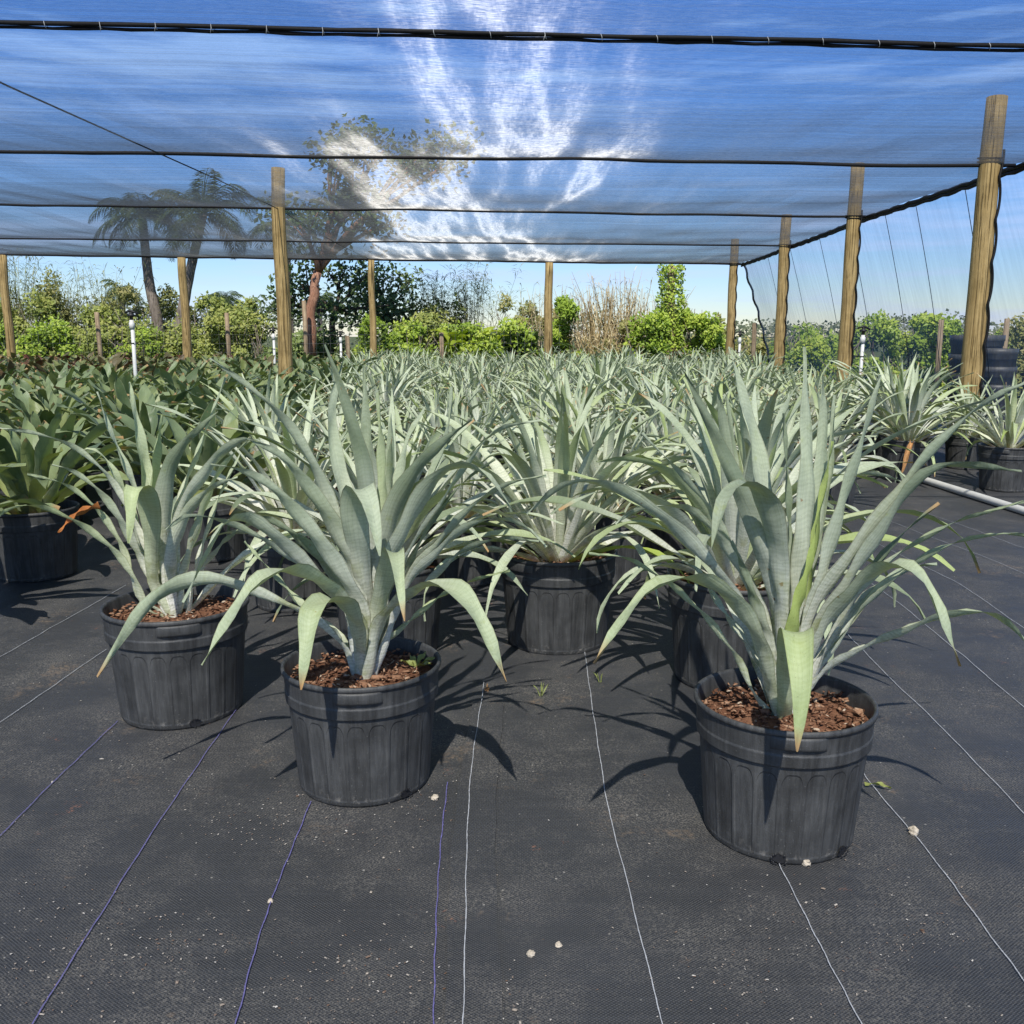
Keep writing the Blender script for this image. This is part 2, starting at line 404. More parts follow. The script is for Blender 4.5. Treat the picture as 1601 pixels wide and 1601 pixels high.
def arc_leaf(mb, az, e0, length, droop, w, r0=.03, z0=.28, power=1.8, bend=0, **kw):
    pts=[]; p=Vector((r0*math.cos(az),r0*math.sin(az),z0)); n=9; a=az
    for k in range(n+1):
        pts.append(p.copy()); s=k/n
        e=e0-droop*s**power; a=az+bend*s
        p=p+Vector((math.cos(e)*math.cos(a),math.cos(e)*math.sin(a),math.sin(e)))*(length/n)
    leaf(mb,pts,w,**kw)
def rosette(mb, n, length, width, rng, kind='silver', back_only=False, n_seg=14, m=3, scale_inner=1.0):
    ga=2.39996
    for i in range(n):
        t=(i+.5)/n; az=i*ga+rng.uniform(-.3,.3)
        if back_only:
            az=rng.uniform(R(10),R(170))
        if kind=='silver':
            e0=R(87-64*t**.9+rng.uniform(-9,9)); dr=R(14+85*t+rng.uniform(-15,30))
            if rng.random()<.22 and t>.25: dr+=R(50)
            L=length*(scale_inner*.78+.38*math.sin(t*math.pi*.9))*rng.uniform(.85,1.12)
            leafw=width*rng.uniform(.8,1.15)
            arc_leaf(mb,az,e0,L,dr,leafw,.02+.03*t,.29+.05*(1-t),rng.uniform(1.5,2.6),rng.uniform(-.25,.25),
                     yel=(rng.random()**6)*.8+(.5 if t>.9 and rng.random()<.4 else 0),dry=1 if rng.random()<.35 else 0,
                     roll=rng.uniform(-.35,.35),twist=rng.uniform(-.4,.4),n=n_seg,m=m,rnd=rng.random(),tipk=rng.uniform(.5,.75),chan=.24)
        else:
            e0=R(82-58*t+rng.uniform(-10,10)); dr=R(18+60*t+rng.uniform(-15,40))
            L=length*(.72+.4*math.sin(t*math.pi*.85))*rng.uniform(.85,1.1)
            arc_leaf(mb,az,e0,L,dr,width*rng.uniform(.8,1.2),.03+.03*t,.29,rng.uniform(1.4,3.0),rng.uniform(-.35,.35),
                     yel=(rng.random()**6)*.95,dry=1 if rng.random()<.3 else 0,roll=rng.uniform(-.3,.3),twist=rng.uniform(-.3,.3),
                     n=n_seg,m=m,rnd=rng.random(),tipk=rng.uniform(.16,.32),chan=rng.uniform(.05,.25),wave=.010)

# --- nursery pot shared meshes
POT_H=.34
def pot_mesh():
    mb=MB(); NP=22; per=8; n=NP*per
    zs=[0,.006,.02]+[.02+.0108*i for i in range(1,21)]+[.246,.252]
    def mod(i,n,j,r,z):
        u=((i%per)/per*2-1); top=.232-.05*(abs(u)**3)*1.2
        d=0
        return d
    prof=[(.150,.002),(.176,0),(.179,.006)]+[(.179+.020*(z/.25),z) for z in zs[2:]]
    lathe(mb,prof,n,mod)
    inner=[(.199,.252),(.192,.27),(.188,.20)]
    return mb
def rim_mesh():
    mb=MB()
    prof=[(.1975,.250),(.2060,.2505),(.2065,.254),(.2080,.276),(.2084,.279),(.2060,.281),(.2062,.284),(.2095,.322),(.2100,.326),(.2150,.328),(.2158,.333),(.2150,.339),(.2115,.3415),(.2075,.340),(.2050,.334),(.200,.25)]
    lathe(mb,prof,96); return mb
def grip_mesh(a0):
    mb=MB(); V=[];F=[]; n=14
    prof=[(.2085,.326),(.2165,.327),(.2180,.321),(.2175,.302),(.2155,.296),(.2085,.293)]
    for i in range(n+1):
        a=a0+R(-17+34*i/n); e=1-(abs(i/n*2-1))**6
        for r,z in prof:
            rr=.2085+(r-.2085)*(.15+.85*e); V.append((rr*math.cos(a),rr*math.sin(a),z))
    k=len(prof)
    for i in range(n):
        for j in range(k-1):
            a=i*k+j; F.append((a,a+k,a+k+1,a+1))
    mb.add(V,F); return mb
def soil_mesh(rng, chips=420):
    mb=MB(); V=[(0,0,.303)];F=[];C=[(.4,0,0,1)]; rings=12; seg=40
    for r in range(1,rings+1):
        for i in range(seg):
            a=2*math.pi*i/seg; rr=.2*r/rings
            z=.302+.012*mnoise.noise(Vector((rr*math.cos(a)*18,rr*math.sin(a)*18,rng.random()*.2)))-.012*(r/rings)**3
            V.append((rr*math.cos(a),rr*math.sin(a),z)); C.append((rng.random()*.6,0,0,1))
    for i in range(seg): F.append((0,1+i,1+(i+1)%seg))
    for r in range(rings-1):
        for i in range(seg):
            a=1+r*seg+i; b=1+r*seg+(i+1)%seg; F.append((a,a+seg,b+seg,b))
    mb.add(V,F,C)
    for k in range(chips):
        r=.195*math.sqrt(rng.random()); a=rng.random()*6.283; s=rng.uniform(.0025,.009)*(1.9 if rng.random()<.07 else 1); q=rng.random()*3.14; c=rng.random()**1.3 if rng.random()>.06 else 1.5
        o=Vector((r*math.cos(a),r*math.sin(a),.305+rng.uniform(-.004,.008)))
        ux=Vector((math.cos(q),math.sin(q),rng.uniform(-.4,.4)))*s; uy=Vector((-math.sin(q),math.cos(q),rng.uniform(-.6,.6)))*s*rng.uniform(.3,.7); uz=Vector((0,0,s*.4))
        vv=[o-ux-uy,o+ux-uy,o+ux+uy,o-ux+uy,o+uz-ux*.5,o+uz+ux*.6]
        mb.add(vv,[(0,1,5,4),(3,4,5,2),(0,4,3),(1,2,5),(0,3,2,1)],[(c,0,0,1)]*6)
    return mb
def make_pot(root, chips=420, seed=1, grips=True, soil=True, full=None):
    if full:
        for src in full:
            c=src.copy(); COL.objects.link(c); c.parent=root
            for g in src.children:
                d=g.copy(); COL.objects.link(d); d.parent=c
        return
    p=pot_mesh().build('pot',M['pot'],root)
    rim_mesh().build('rim',M['pot'],p)
    if grips:
        for a in (R(-104),R(76)): grip_mesh(a).build('handle',M['pot'],p)
    s=None
    if soil: s=soil_mesh(random.Random(seed),chips).build('soil',M['soil'],root)
    return p,s

# ---- hero plants: leaves given by sighted points and a depth offset, then filler leaves toward the back
def hero(name, cx, cy, off, k, leaves, label, fill, fill_len, seed, rot_pot=0, sc=1.0, fillw=.052, extra=None):
    root=thing(name,(cx,cy,0),label,'potted plant','silver bromeliads nearest the camera')
    potroot=root
    p,s=make_pot(root,650,seed)
    p.rotation_euler.z=rot_pot; p.scale=(sc,sc,sc); s.scale=(sc,sc,sc)
    mb=MB(); rng=random.Random(seed)
    base=Vector((0,0,.29*sc))
    for lf in leaves:
        pts=lf[0]; w=lf[1]*.98; kw=dict(lf[2]) if len(lf)>2 else {}
        q=[]
        # start each blade from the crown so that its sheath is rooted in the soil
        for (x,y,d) in pts:
            q.append(at(off[0]+k*x,off[1]+k*y,cy+d)-Vector((cx,cy,0)))
        if len(pts)>=7 and pts[-1][1]-min(p_[1] for p_ in pts)>60:
            w*=.96; kw['fold']=True; kw['tipk']=min(kw.get('tipk',.5),.42)
        f=q[0]; r=Vector((f.x,f.y,0)); 
        root_pt=Vector((f.x*.25,f.y*.25-.004,.285*sc))
        if f.z>.36*sc: q=[root_pt,Vector((f.x*.6,f.y*.6,(f.z+.285*sc)*.5))]+q
        else: q=[root_pt]+q
        leaf(mb,q,w,n=26,m=6,**kw)
    # back filler
    for i in range(fill):
        t=(i+.5)/fill; az=R(5+170*((i*.618)%1))
        arc_leaf(mb,az,R(86-55*t+rng.uniform(-6,6)),fill_len*rng.uniform(.8,1.1),R(15+60*t+rng.uniform(-10,30)),fillw*rng.uniform(.85,1.15),.03,.29*sc,
                 rng.uniform(1.6,2.4),rng.uniform(-.2,.2),rnd=rng.random(),roll=rng.uniform(-.3,.3),twist=rng.uniform(-.3,.3),n=18,m=4,tipk=.6,dry=rng.random()<.3)
    mb.build('foliage',M['silver'],root)
    if extra: extra(root,off,k,cx,cy)
    return root
def deadleaf(root, pts, w, mat, cx, cy, name='dry_leaf'):
    mb=MB(); q=[at(x,y,cy+d)-Vector((cx,cy,0)) for x,y,d in pts]
    leaf(mb,q,w,chan=.5,n=14,m=4,twist=.9,tipk=.7); return mb.build(name,mat,root)
Y=dict
RX,RY=.638,2.10
right_leaves=[
 ([(675,780,-.01),(685,620,-.03),(700,400,-.04),(695,200,-.03),(690,-15,-.02)],.062,Y(rnd=.5,chan=.3,tipk=.62)),
 ([(690,850,-.02),(745,680,-.05),(800,480,-.07),(870,250,-.09),(918,70,-.10)],.066,Y(rnd=.8,tipk=.45,roll=.15)),
 ([(615,780,-.02),(560,580,-.06),(480,380,-.09),(400,210,-.10),(328,60,-.12)],.056,Y(rnd=.1,tipk=.55,roll=-.9)),
 ([(600,740,.05),(575,520,.09),(545,290,.13),(500,120,.15),(462,-15,.16)],.074,Y(rnd=.7,tipk=.45)),
 ([(622,860,-.03),(612,680,-.06),(595,530,-.10),(560,425,-.15),(505,395,-.20),(445,440,-.25),(410,595,-.29)],.060,Y(rnd=.25,tipk=.5)),
 ([(590,960,-.03),(530,830,-.06),(430,670,-.08),(300,535,-.08),(160,430,-.05),(20,390,0),(-60,415,.02),(-147,490,.03)],.058,Y(rnd=.75,roll=-.5)),
 ([(600,860,.02),(500,660,.06),(400,470,.09),(310,360,.10),(200,245,.12)],.055,Y(rnd=.6,roll=-.5)),
 ([(600,900,.01),(520,700,.02),(430,560,.03),(330,470,.02),(190,475,.0),(120,520,-.02)],.050,Y(rnd=.55,roll=-.4)),
 ([(545,1045,.01),(490,930,.03),(400,810,.05),(290,705,.08),(160,625,.10),(40,608,.12)],.042,Y(rnd=.5,yel=.35,roll=-.4)),
 ([(585,1010,-.05),(555,880,-.12),(490,770,-.18),(400,695,-.22),(310,680,-.26),(220,715,-.30),(135,815,-.33),(55,940,-.36)],.060,Y(rnd=.9,yel=.3,dry=1,roll=-.2)),
 ([(632,1060,-.07),(632,960,-.13),(645,880,-.20),(665,840,-.28),(672,880,-.34),(680,1020,-.39),(668,1205,-.41)],.062,Y(rnd=.95,yel=.55,dry=1,tipk=.7)),
 ([(700,930,-.04),(770,800,-.09),(860,700,-.15),(950,638,-.20),(1030,665,-.25),(1085,750,-.28),(1125,850,-.30),(1160,948,-.31)],.064,Y(rnd=.6,yel=.15,dry=1,roll=.1)),
 ([(690,840,-.02),(770,690,-.06),(870,560,-.09),(985,410,-.10),(1100,270,-.10),(1240,150,-.09),(1372,85,-.07)],.062,Y(rnd=.4,roll=.55,chan=.32)),
 ([(700,880,-.03),(790,740,-.08),(910,560,-.12),(1010,410,-.14),(1085,352,-.14),(1170,340,-.13),(1345,360,-.10)],.060,Y(rnd=.15,roll=.65)),
 ([(720,950,.04),(830,760,.07),(960,620,.09),(1130,520,.10),(1250,480,.10),(1352,452,.11)],.046,Y(rnd=.3,yel=.15,roll=.4)),
 ([(720,980,.07),(880,750,.12),(1060,615,.15),(1180,565,.17),(1300,548,.18),(1390,560,.20)],.046,Y(rnd=.6,yel=.3,roll=.4)),
 ([(705,1010,-.02),(800,925,-.05),(920,870,-.08),(1040,820,-.11),(1140,788,-.13),(1250,790,-.15),(1340,850,-.18),(1385,940,-.2)],.054,Y(rnd=.7,yel=.1,roll=.3)),
 ([(662,800,-.07),(682,720,-.08),(705,640,-.085),(728,520,-.085)],.040,Y(rnd=.95,yel=1.0)),
 ([(685,790,-.01),(710,640,-.01),(735,480,0),(775,270,.02)],.036,Y(rnd=.9,yel=.9)),
 ([(650,800,-.01),(645,600,-.02),(640,420,-.02),(628,185,0)],.038,Y(rnd=.1,roll=.5)),
 ([(680,760,.03),(725,500,.06),(745,250,.08),(745,65,.09)],.052,Y(rnd=.75)),
 ([(660,780,.02),(730,520,.05),(765,350,.07),(780,130,.08)],.040,Y(rnd=.45)),
 ([(580,880,.0),(540,760,-.01),(500,640,-.02),(470,570,-.03)],.045,Y(rnd=.2,roll=-.4)),
 ([(730,930,.06),(830,800,.12),(930,700,.18),(1010,650,.22),(1090,640,.24)],.048,Y(rnd=.3)),
 ([(560,960,.06),(500,860,.12),(430,760,.17),(370,660,.2),(320,630,.22)],.044,Y(rnd=.5,roll=-.3)),
]
MX,MY=-.393,2.36
mid_leaves=[
 ([(600,880,-.02),(580,720,-.06),(560,560,-.12),(575,462,-.18),(605,500,-.24),(630,600,-.27),(645,700,-.28)],.066,Y(rnd=.7,tipk=.35)),
 ([(640,880,-.06),(665,780,-.12),(685,690,-.20),(700,690,-.28),(712,790,-.37),(730,925,-.43)],.064,Y(rnd=.9,dry=1,yel=.2,tipk=.55)),
 ([(610,640,.03),(600,450,.04),(598,250,.05),(590,45,.06)],.060,Y(rnd=.3,chan=.3,tipk=.6)),
 ([(605,600,-.02),(590,400,-.04),(550,250,-.06),(505,105,-.07),(455,-25,-.08)],.055,Y(rnd=.1,roll=-.7)),
 ([(650,640,.01),(655,480,.02),(650,320,.03),(636,140,.04)],.058,Y(rnd=.9,yel=.25)),
 ([(660,760,-.04),(730,610,-.08),(820,450,-.12),(900,395,-.15),(970,395,-.18),(1040,450,-.2),(1098,548,-.22)],.058,Y(rnd=.4,roll=.3)),
 ([(655,660,-.01),(700,520,-.03),(770,400,-.05),(860,310,-.06),(960,232,-.06)],.074,Y(rnd=.15,roll=.75)),
 ([(700,760,.0),(800,600,.02),(900,450,.04),(1000,310,.06),(1080,255,.08),(1200,235,.1)],.046,Y(rnd=.6,roll=.4)),
 ([(740,780,.0),(850,650,.01),(960,530,.02),(1090,450,.02),(1215,425,.03)],.046,Y(rnd=.5,yel=.1,roll=.5)),
 ([(740,800,-.04),(840,690,-.06),(960,590,-.08),(1080,575,-.1),(1160,610,-.11),(1215,670,-.12)],.046,Y(rnd=.7,roll=.4)),
 ([(720,860,.05),(810,790,.08),(920,690,.1),(1050,640,.12),(1190,650,.14)],.050,Y(rnd=.3,roll=.5)),
 ([(650,920,-.08),(720,850,-.14),(800,800,-.2),(880,800,-.26),(950,860,-.31),(1020,985,-.35),(1078,1132,-.38)],.070,Y(rnd=.85,yel=.2,dry=1)),
 ([(660,1000,.02),(740,930,.05),(850,840,.09),(960,785,.12),(1090,750,.15)],.044,Y(rnd=.6,yel=.5,roll=.4)),
 ([(670,760,.02),(760,560,.07),(830,400,.1),(880,250,.13),(890,120,.15)],.056,Y(rnd=.35)),
 ([(560,800,-.02),(500,600,-.05),(420,400,-.07),(330,250,-.08),(220,140,-.08),(62,22,-.06)],.062,Y(rnd=.7,roll=-.6)),
 ([(565,780,-.04),(500,620,-.08),(410,480,-.11),(310,360,-.13),(190,298,-.14)],.066,Y(rnd=.35,roll=-.7)),
 ([(580,890,-.06),(490,730,-.12),(380,580,-.16),(280,470,-.18),(170,405,-.19),(65,385,-.2)],.064,Y(rnd=.45,roll=-.6)),
 ([(545,860,-.03),(450,720,-.07),(340,620,-.1),(250,570,-.11),(180,560,-.12)],.060,Y(rnd=.2,roll=-.6)),
 ([(565,920,-.08),(490,830,-.15),(400,765,-.22),(310,745,-.28),(220,790,-.34),(130,910,-.38),(35,1075,-.42)],.072,Y(rnd=.85,yel=.15,roll=-.2)),
 ([(575,1020,-.06),(560,930,-.13),(520,860,-.2),(460,845,-.25),(410,890,-.33),(392,1010,-.38),(375,1160,-.41)],.064,Y(rnd=.9,yel=.3,dry=1)),
 ([(520,1010,-.02),(440,930,-.05),(330,870,-.07),(190,815,-.09),(63,781,-.1),(-65,805,-.12),(-180,897,-.16),(-325,1115,-.2)],.048,Y(rnd=.75,yel=.1,dry=1,roll=-.3,twist=-1.15)),
 ([(535,880,.0),(420,760,.0),(300,680,.0),(160,600,.0),(0,560,-.02),(-90,610,-.04)],.050,Y(rnd=.4,roll=-.6)),
 ([(530,870,-.04),(420,760,-.1),(300,650,-.15),(190,570,-.19),(110,590,-.23),(50,690,-.25),(0,800,-.27),(-30,860,-.28)],.058,Y(rnd=.8,roll=-.4)),
 ([(600,700,.02),(540,520,.06),(500,380,.09),(480,200,.11),(520,20,.12)],.056,Y(rnd=.6)),
 ([(640,700,.03),(700,480,.08),(740,300,.11),(800,190,.13)],.062,Y(rnd=.5)),
 ([(500,960,.02),(430,920,.06),(350,840,.1),(260,740,.13),(180,650,.15)],.042,Y(rnd=.7,yel=.3,roll=-.3)),
]
LX,LY=-1.045,2.84
left_leaves=[
 ([(615,900,-.04),(610,720,-.1),(598,590,-.16),(565,520,-.22),(535,535,-.27),(528,640,-.29),(520,748,-.3)],.066,Y(rnd=.9,yel=.45,tipk=.5)),
 ([(625,820,.0),(610,620,.0),(580,400,.02),(545,220,.03),(523,95,.04)],.064,Y(rnd=.85,yel=.2)),
 ([(610,780,.02),(560,580,.04),(500,420,.05),(440,280,.06),(393,135,.06)],.054,Y(rnd=.6,roll=-.3)),
 ([(640,700,.0),(625,500,.0),(635,360,.0),(655,230,.0)],.066,Y(rnd=.95,yel=.5,tipk=.3)),
 ([(665,800,-.03),(660,620,-.06),(680,460,-.08),(740,350,-.1),(880,215,-.1)],.066,Y(rnd=.1,roll=.5)),
 ([(700,680,.02),(745,520,.04),(800,380,.05),(850,240,.06),(912,78,.06)],.068,Y(rnd=.9,yel=.1)),
 ([(560,700,.0),(460,510,.0),(330,380,-.02),(170,310,-.03),(-20,280,-.04)],.046,Y(rnd=.5,roll=-.6)),
 ([(560,720,.03),(480,500,.06),(420,400,.07),(370,365,.07),(318,378,.06)],.064,Y(rnd=.9,yel=.2,roll=-.2)),
 ([(560,800,-.03),(480,650,-.08),(390,530,-.1),(290,455,-.1),(210,430,-.1)],.056,Y(rnd=.3,roll=-.6)),
 ([(560,960,-.02),(480,740,-.05),(370,590,-.07),(250,505,-.08),(110,468,-.09)],.050,Y(rnd=.6,yel=.3,roll=-.5)),
 ([(590,1010,-.03),(535,880,-.06),(440,760,-.09),(310,665,-.12),(180,605,-.15),(60,600,-.17),(-40,660,-.2)],.050,Y(rnd=.7,yel=.45,roll=-.4)),
 ([(745,860,.0),(800,680,.0),(860,510,.01),(930,400,.02),(1010,330,.02)],.056,Y(rnd=.5,yel=.3,roll=.3)),
 ([(690,800,-.04),(740,600,-.08),(820,480,-.1),(900,380,-.12),(1000,325,-.13),(1090,360,-.14),(1180,450,-.15)],.044,Y(rnd=.5,roll=.4)),
 ([(760,960,.04),(840,820,.08),(930,720,.1),(1010,670,.12),(1080,680,.14)],.05,Y(rnd=.2,roll=.4)),
 ([(690,900,-.04),(700,760,-.08),(760,620,-.1),(860,520,-.12),(960,480,-.13)],.054,Y(rnd=.8,roll=.4)),
]
h1=hero('potted_bromeliad',RX,RY,(900,550),.5185,right_leaves,'large silver-green bromeliad in a black pot at the front right, beside the bare aisle',2,.62,3,rot_pot=R(8),sc=.965)
def mid_extra(root,off,k,cx,cy):
    mb=MB()
    for a,l in ((.3,.05),(1.2,.06),(2.0,.045),(-.6,.05),(3.0,.04)):
        arc_leaf(mb,a,R(35),l,R(40),.018,.005,.31,1.6,n=6,m=2,yel=.9,rnd=.9)
    w=mb.build('weed',M['green'],root); w.location=(.14,.02,-.008)
h2=hero('potted_bromeliad',MX,MY,(300,550),.456,mid_leaves,'wide arching silver bromeliad left of centre, small weed in its black pot',2,.66,5,rot_pot=R(20),sc=.96,extra=mid_extra)
def left_extra(root,off,k,cx,cy):
    d=deadleaf(root,[(155,790,-.1),(128,800,-.12),(108,815,-.13),(91,833,-.14)],.028,M['orange_leaf'],cx,cy,'dead_leaf')
    d['label']='shrivelled orange dead leaf'
h3=hero('potted_bromeliad',LX,LY,(0,560),.387,left_leaves,'silver bromeliad in a black pot at the front left with one orange dead leaf',3,.6,9,rot_pot=R(35),sc=1.02,extra=left_extra)

def drain(root, angs, sc):
    pot=[c for c in root.children if c.name.split('.')[0]=='pot'][0]; rr=random.Random(len(angs)+int(sc*100))
    for a in angs:
        mb=MB(); a-=pot.rotation_euler.z; rad=Vector((math.cos(a),math.sin(a),0)); tg=Vector((-rad.y,rad.x,0)); n=12
        V=[rad*.1812+Vector((0,0,.016))]; C=[(.05,0,0,1)]
        for i in range(n):
            q=2*math.pi*i/n; j=rr.uniform(.8,1.15); V.append(rad*.1825+tg*(.017*j*math.cos(q))+Vector((0,0,.016+.012*j*math.sin(q)))); C.append((.1,0,0,1))
        mb.add(V,[(0,1+i,1+(i+1)%n) for i in range(n)],C)
        for k in range(16):
            q=rr.random()*6.28; o=rad*.186+tg*(.018*math.cos(q))+Vector((0,0,max(.003,.015+.013*math.sin(q)))); z=rr.uniform(.0015,.004)
            mb.add([o-tg*z,o+tg*z,o+Vector((0,0,z)),o+rad*z],[(0,1,3),(1,2,3),(2,0,3)],[(rr.uniform(.7,1.4),0,0,1)]*4)
        mb.build('drain_hole',M['black'],pot)
drain(h1,(R(-104),R(-52)),1.0); drain(h2,(R(-46),),1.1); drain(h3,(R(-60),),1.2)
# ---- variants for the rows
def make_variant(kind, seed):
    rng=random.Random(seed)
    if kind=='silver':
        root=thing('potted_bromeliad',(0,0,0),'x','potted plant'); make_pot(root,260,seed)
        mb=MB(); rosette(mb,rng.choice((36,42,48)),rng.uniform(.58,.70),rng.uniform(.049,.060),rng,'silver'); mb.build('foliage',M['silver'],root)
    elif kind=='green':
        root=thing('potted_bromeliad',(0,0,0),'x','potted plant'); make_pot(root,160,seed)
        mb=MB(); rosette(mb,30,rng.uniform(.54,.64),.090,rng,'green'); mb.build('foliage',M['green'],root)
    else:
        root=thing('potted_bromeliad',(0,0,0),'x','potted plant'); make_pot(root,60,seed)
        mb=MB(); rosette(mb,24,.60,.105,rng,'red'); mb.build('foliage',M['red'],root)
    return root
VAR={k:[make_variant(k,s*7+i) for i in range(n)] for i,(k,n,s) in enumerate((('silver',6,3),('green',5,4),('red',3,5)) ) for s in [s]} if False else {}
for k,n,s in (('silver',9,300),('green',5,400),('red',3,500)):
    VAR[k]=[make_variant(k,s+i) for i in range(n)]
USED=set()
def place(kind, x, y, sc, label, group, rng, v=None):
    i=v if v is not None else rng.randrange(len(VAR[kind])); src=VAR[kind][i]; rz=rng.uniform(0,6.283)
    if (kind,i) not in USED:
        USED.add((kind,i)); src.location=(x,y,0); src.rotation_euler=(0,0,rz); src.scale=(sc,)*3
        src['label']=label; src['group']=group; return src
    return dup(src,(x,y,0),rz,sc,label,group,skip=('soil','handle','rim') if y>9 else ())
rng=random.Random(21)
GS='silver bromeliads in the crowded centre rows'; GG='broad-leaved green bromeliads in the left block'; GR='reddish bromeliads at the far left'
# individually seen plants behind the front ones
near=[('silver',.174,3.52,1.06,'silver bromeliad in a black pot standing behind and between the two largest front plants'),
 ('silver',.76,3.12,1.08,'silver bromeliad whose black pot is half hidden behind the front right plant'),
 ('silver',-.46,3.42,1.0,'silver bromeliad close behind the wide arching plant left of centre'),
 ('silver',-.95,4.05,1.0,'silver bromeliad behind the gap between the left and middle front plants'),
 ('silver',-.25,4.45,1.0,'silver bromeliad one row back, just left of the centre pot'),
 ('silver',.45,4.5,1.0,'silver bromeliad directly behind the centre pot'),
 ('silver',1.12,4.3,1.02,'silver bromeliad showing behind the left leaves of the front right plant'),
 ('silver',3.23,7.67,1.0,'silver bromeliad in the right block with a tan dead leaf hanging over its pot'),
 ('silver',3.80,7.2,1.0,'silver bromeliad in a dusty black pot at the right edge, beside the white pipe'),
 ('green',-2.35,4.55,1.0,'broad-leaved green bromeliad whose black pot shows at the left behind the front left plant'),
 ('green',-2.42,3.7,1.05,'green bromeliad at the left edge of the picture with long grey-green blades'),
 ('green',-1.62,4.95,1.0,'broad green bromeliad right behind the front left silver plant')]
dead_host=None
for kind,x,y,sc,lab in near:
    o=place(kind,x,y,sc,lab,GS if kind=='silver' else GG,rng)
    if 'tan dead leaf' in lab: dead_host=o
def dl(root):
    mb=MB(); p=[Vector((-.05,-.17,.345)),Vector((-.07,-.225,.33)),Vector((-.11,-.25,.25)),Vector((-.13,-.25,.14)),Vector((-.14,-.24,.08))]
    leaf(mb,p,.055,chan=.5,n=14,m=4,twist=.8,tipk=.7); d=mb.build('dead_leaf',M['dry_leaf'],root); d.rotation_euler.z=-root.rotation_euler.z
    d['label']='tan dried leaf hanging down the pot'
dl(dead_host)
taken=[(RX,RY),(MX,MY),(LX,LY)]+[(n[1],n[2]) for n in near]
def bound(y): return -1.35-.10*(y-4)
def zone(x,y):
    px,_=proj((x,y,.9))
    d='in the middle rows' if y<9 else ('toward the back' if y<14.5 else 'in the farthest rows')
    if px>1440: s='beside the right-hand posts'
    elif px>1147: s='beyond the front right plant'
    elif px>858: s='right of the centre back post'
    elif px>580: s='left of the centre back post'
    else: s='near the tall inner post'
    return d,s
y=5.15; row=0; NS=0; NGc=0
while y<20.3:
    x=-11.5+(row%2)*.34
    while x<11:
        jx=x+rng.uniform(-.09,.09); jy=y+rng.uniform(-.09,.09)
        px,_=proj((jx,jy,.6)); vis=-70<px<1670
        ok=vis and all((jx-a)**2+(jy-b)**2>.55**2 for a,b in taken)
        b=bound(jy)
        start=5.0 if jx<.9 else (5.0 if jx<1.5 else (6.2 if jx<2.3 else (7.4 if jx<2.9 else 7.9)))
        if jx<b: start=5.2
        # right limit: inside the right-hand row of posts
        lim=4.15+(jy-8.7)*.04
        if ok and jy>start and jx<lim+ (0 if jy>6 else 0):
            d,s=zone(jx,jy)
            if jx>b:
                if NS<285:
                    place('silver',jx,jy,rng.uniform(.74,1.08),f'silver bromeliad {d}, {s}',GS,rng); NS+=1
            elif jx<b-.1:
                kind='red' if (jy>12 and jx<b-.6-rng.random()*2.5) else 'green'
                px,_=proj((jx,jy,.9))
                s='left of the white sprinkler riser' if px<205 else ('between tall riser and inner post' if px<437 else 'just right of the inner post')
                if kind=='green': place('green',jx,jy,rng.uniform(.86,1.08),f'broad-leaved green bromeliad {d}, {s}',GG,rng)
                else: place('red',jx,jy,rng.uniform(.95,1.08),f'low red-backed green bromeliad {d}, {s}',GR,rng)
                NGc+=1
        x+=.70 if x>bound(y) else .64
    y+=.66 if y<10 else .78; row+=1
print('silver',NS,'green/red',NGc)

for k_,L_ in VAR.items():
    for i_,o_ in enumerate(L_):
        if (k_,i_) not in USED:
            for q_ in o_.children_recursive: bpy.data.objects.remove(q_)
            bpy.data.objects.remove(o_)
# ------------------------------------------------------------------ ground
def sheet(name, x0,x1,y0,y1,z,mat,nx=1,ny=1,hf=None):
    mb=MB();V=[];F=[]
    for j in range(ny+1):
        for i in range(nx+1):
            X=x0+(x1-x0)*i/nx; Yy=y0+(y1-y0)*j/ny; V.append((X,Yy,z+(hf(X,Yy) if hf else 0)))
    for j in range(ny):
        for i in range(nx):
            a=j*(nx+1)+i; F.append((a,a+1,a+nx+2,a+nx+1))
    mb.add(V,F); return tag(mb.build(name,mat),kind='structure')
sheet('ground',-900,900,-40,1800,-.03,M['grass'])
hf=lambda X,Yy: .0045*mnoise.noise(Vector((X*2.2,Yy*2.2,0)))+.002*mnoise.noise(Vector((X*9,Yy*3,5)))+.0015*mnoise.noise(Vector((X*3,Yy*11,8)))
sheet('ground_fabric',-14,9,-3,22,0,M['fabric'],420,460,hf)
def stripe(pts, w, mat, seed, lift=.005):
    r=random.Random(seed); P=[ground(*p) if len(p)==2 else Vector(p) for p in pts]
    Q=spline(P,150); mb=MB(); V=[];F=[]
    for k,p in enumerate(Q):
        T=(Q[min(k+1,150)]-Q[max(k-1,0)]).normalized(); s=Vector((-T.y,T.x,0))
        o=s*(.0009*math.sin(k*.31+seed)+r.uniform(-.0004,.0004)); ww=w*r.uniform(.7,1.2)
        for sg in (-1,1):
            q=p+o+s*(sg*ww/2); q.z=hf(q.x,q.y)+lift; V.append(q)
    for k in range(150): F.append((2*k,2*k+1,2*k+3,2*k+2))
    mb.add(V,F); return tag(mb.build('fabric_stripe',mat,smooth=False),kind='structure')
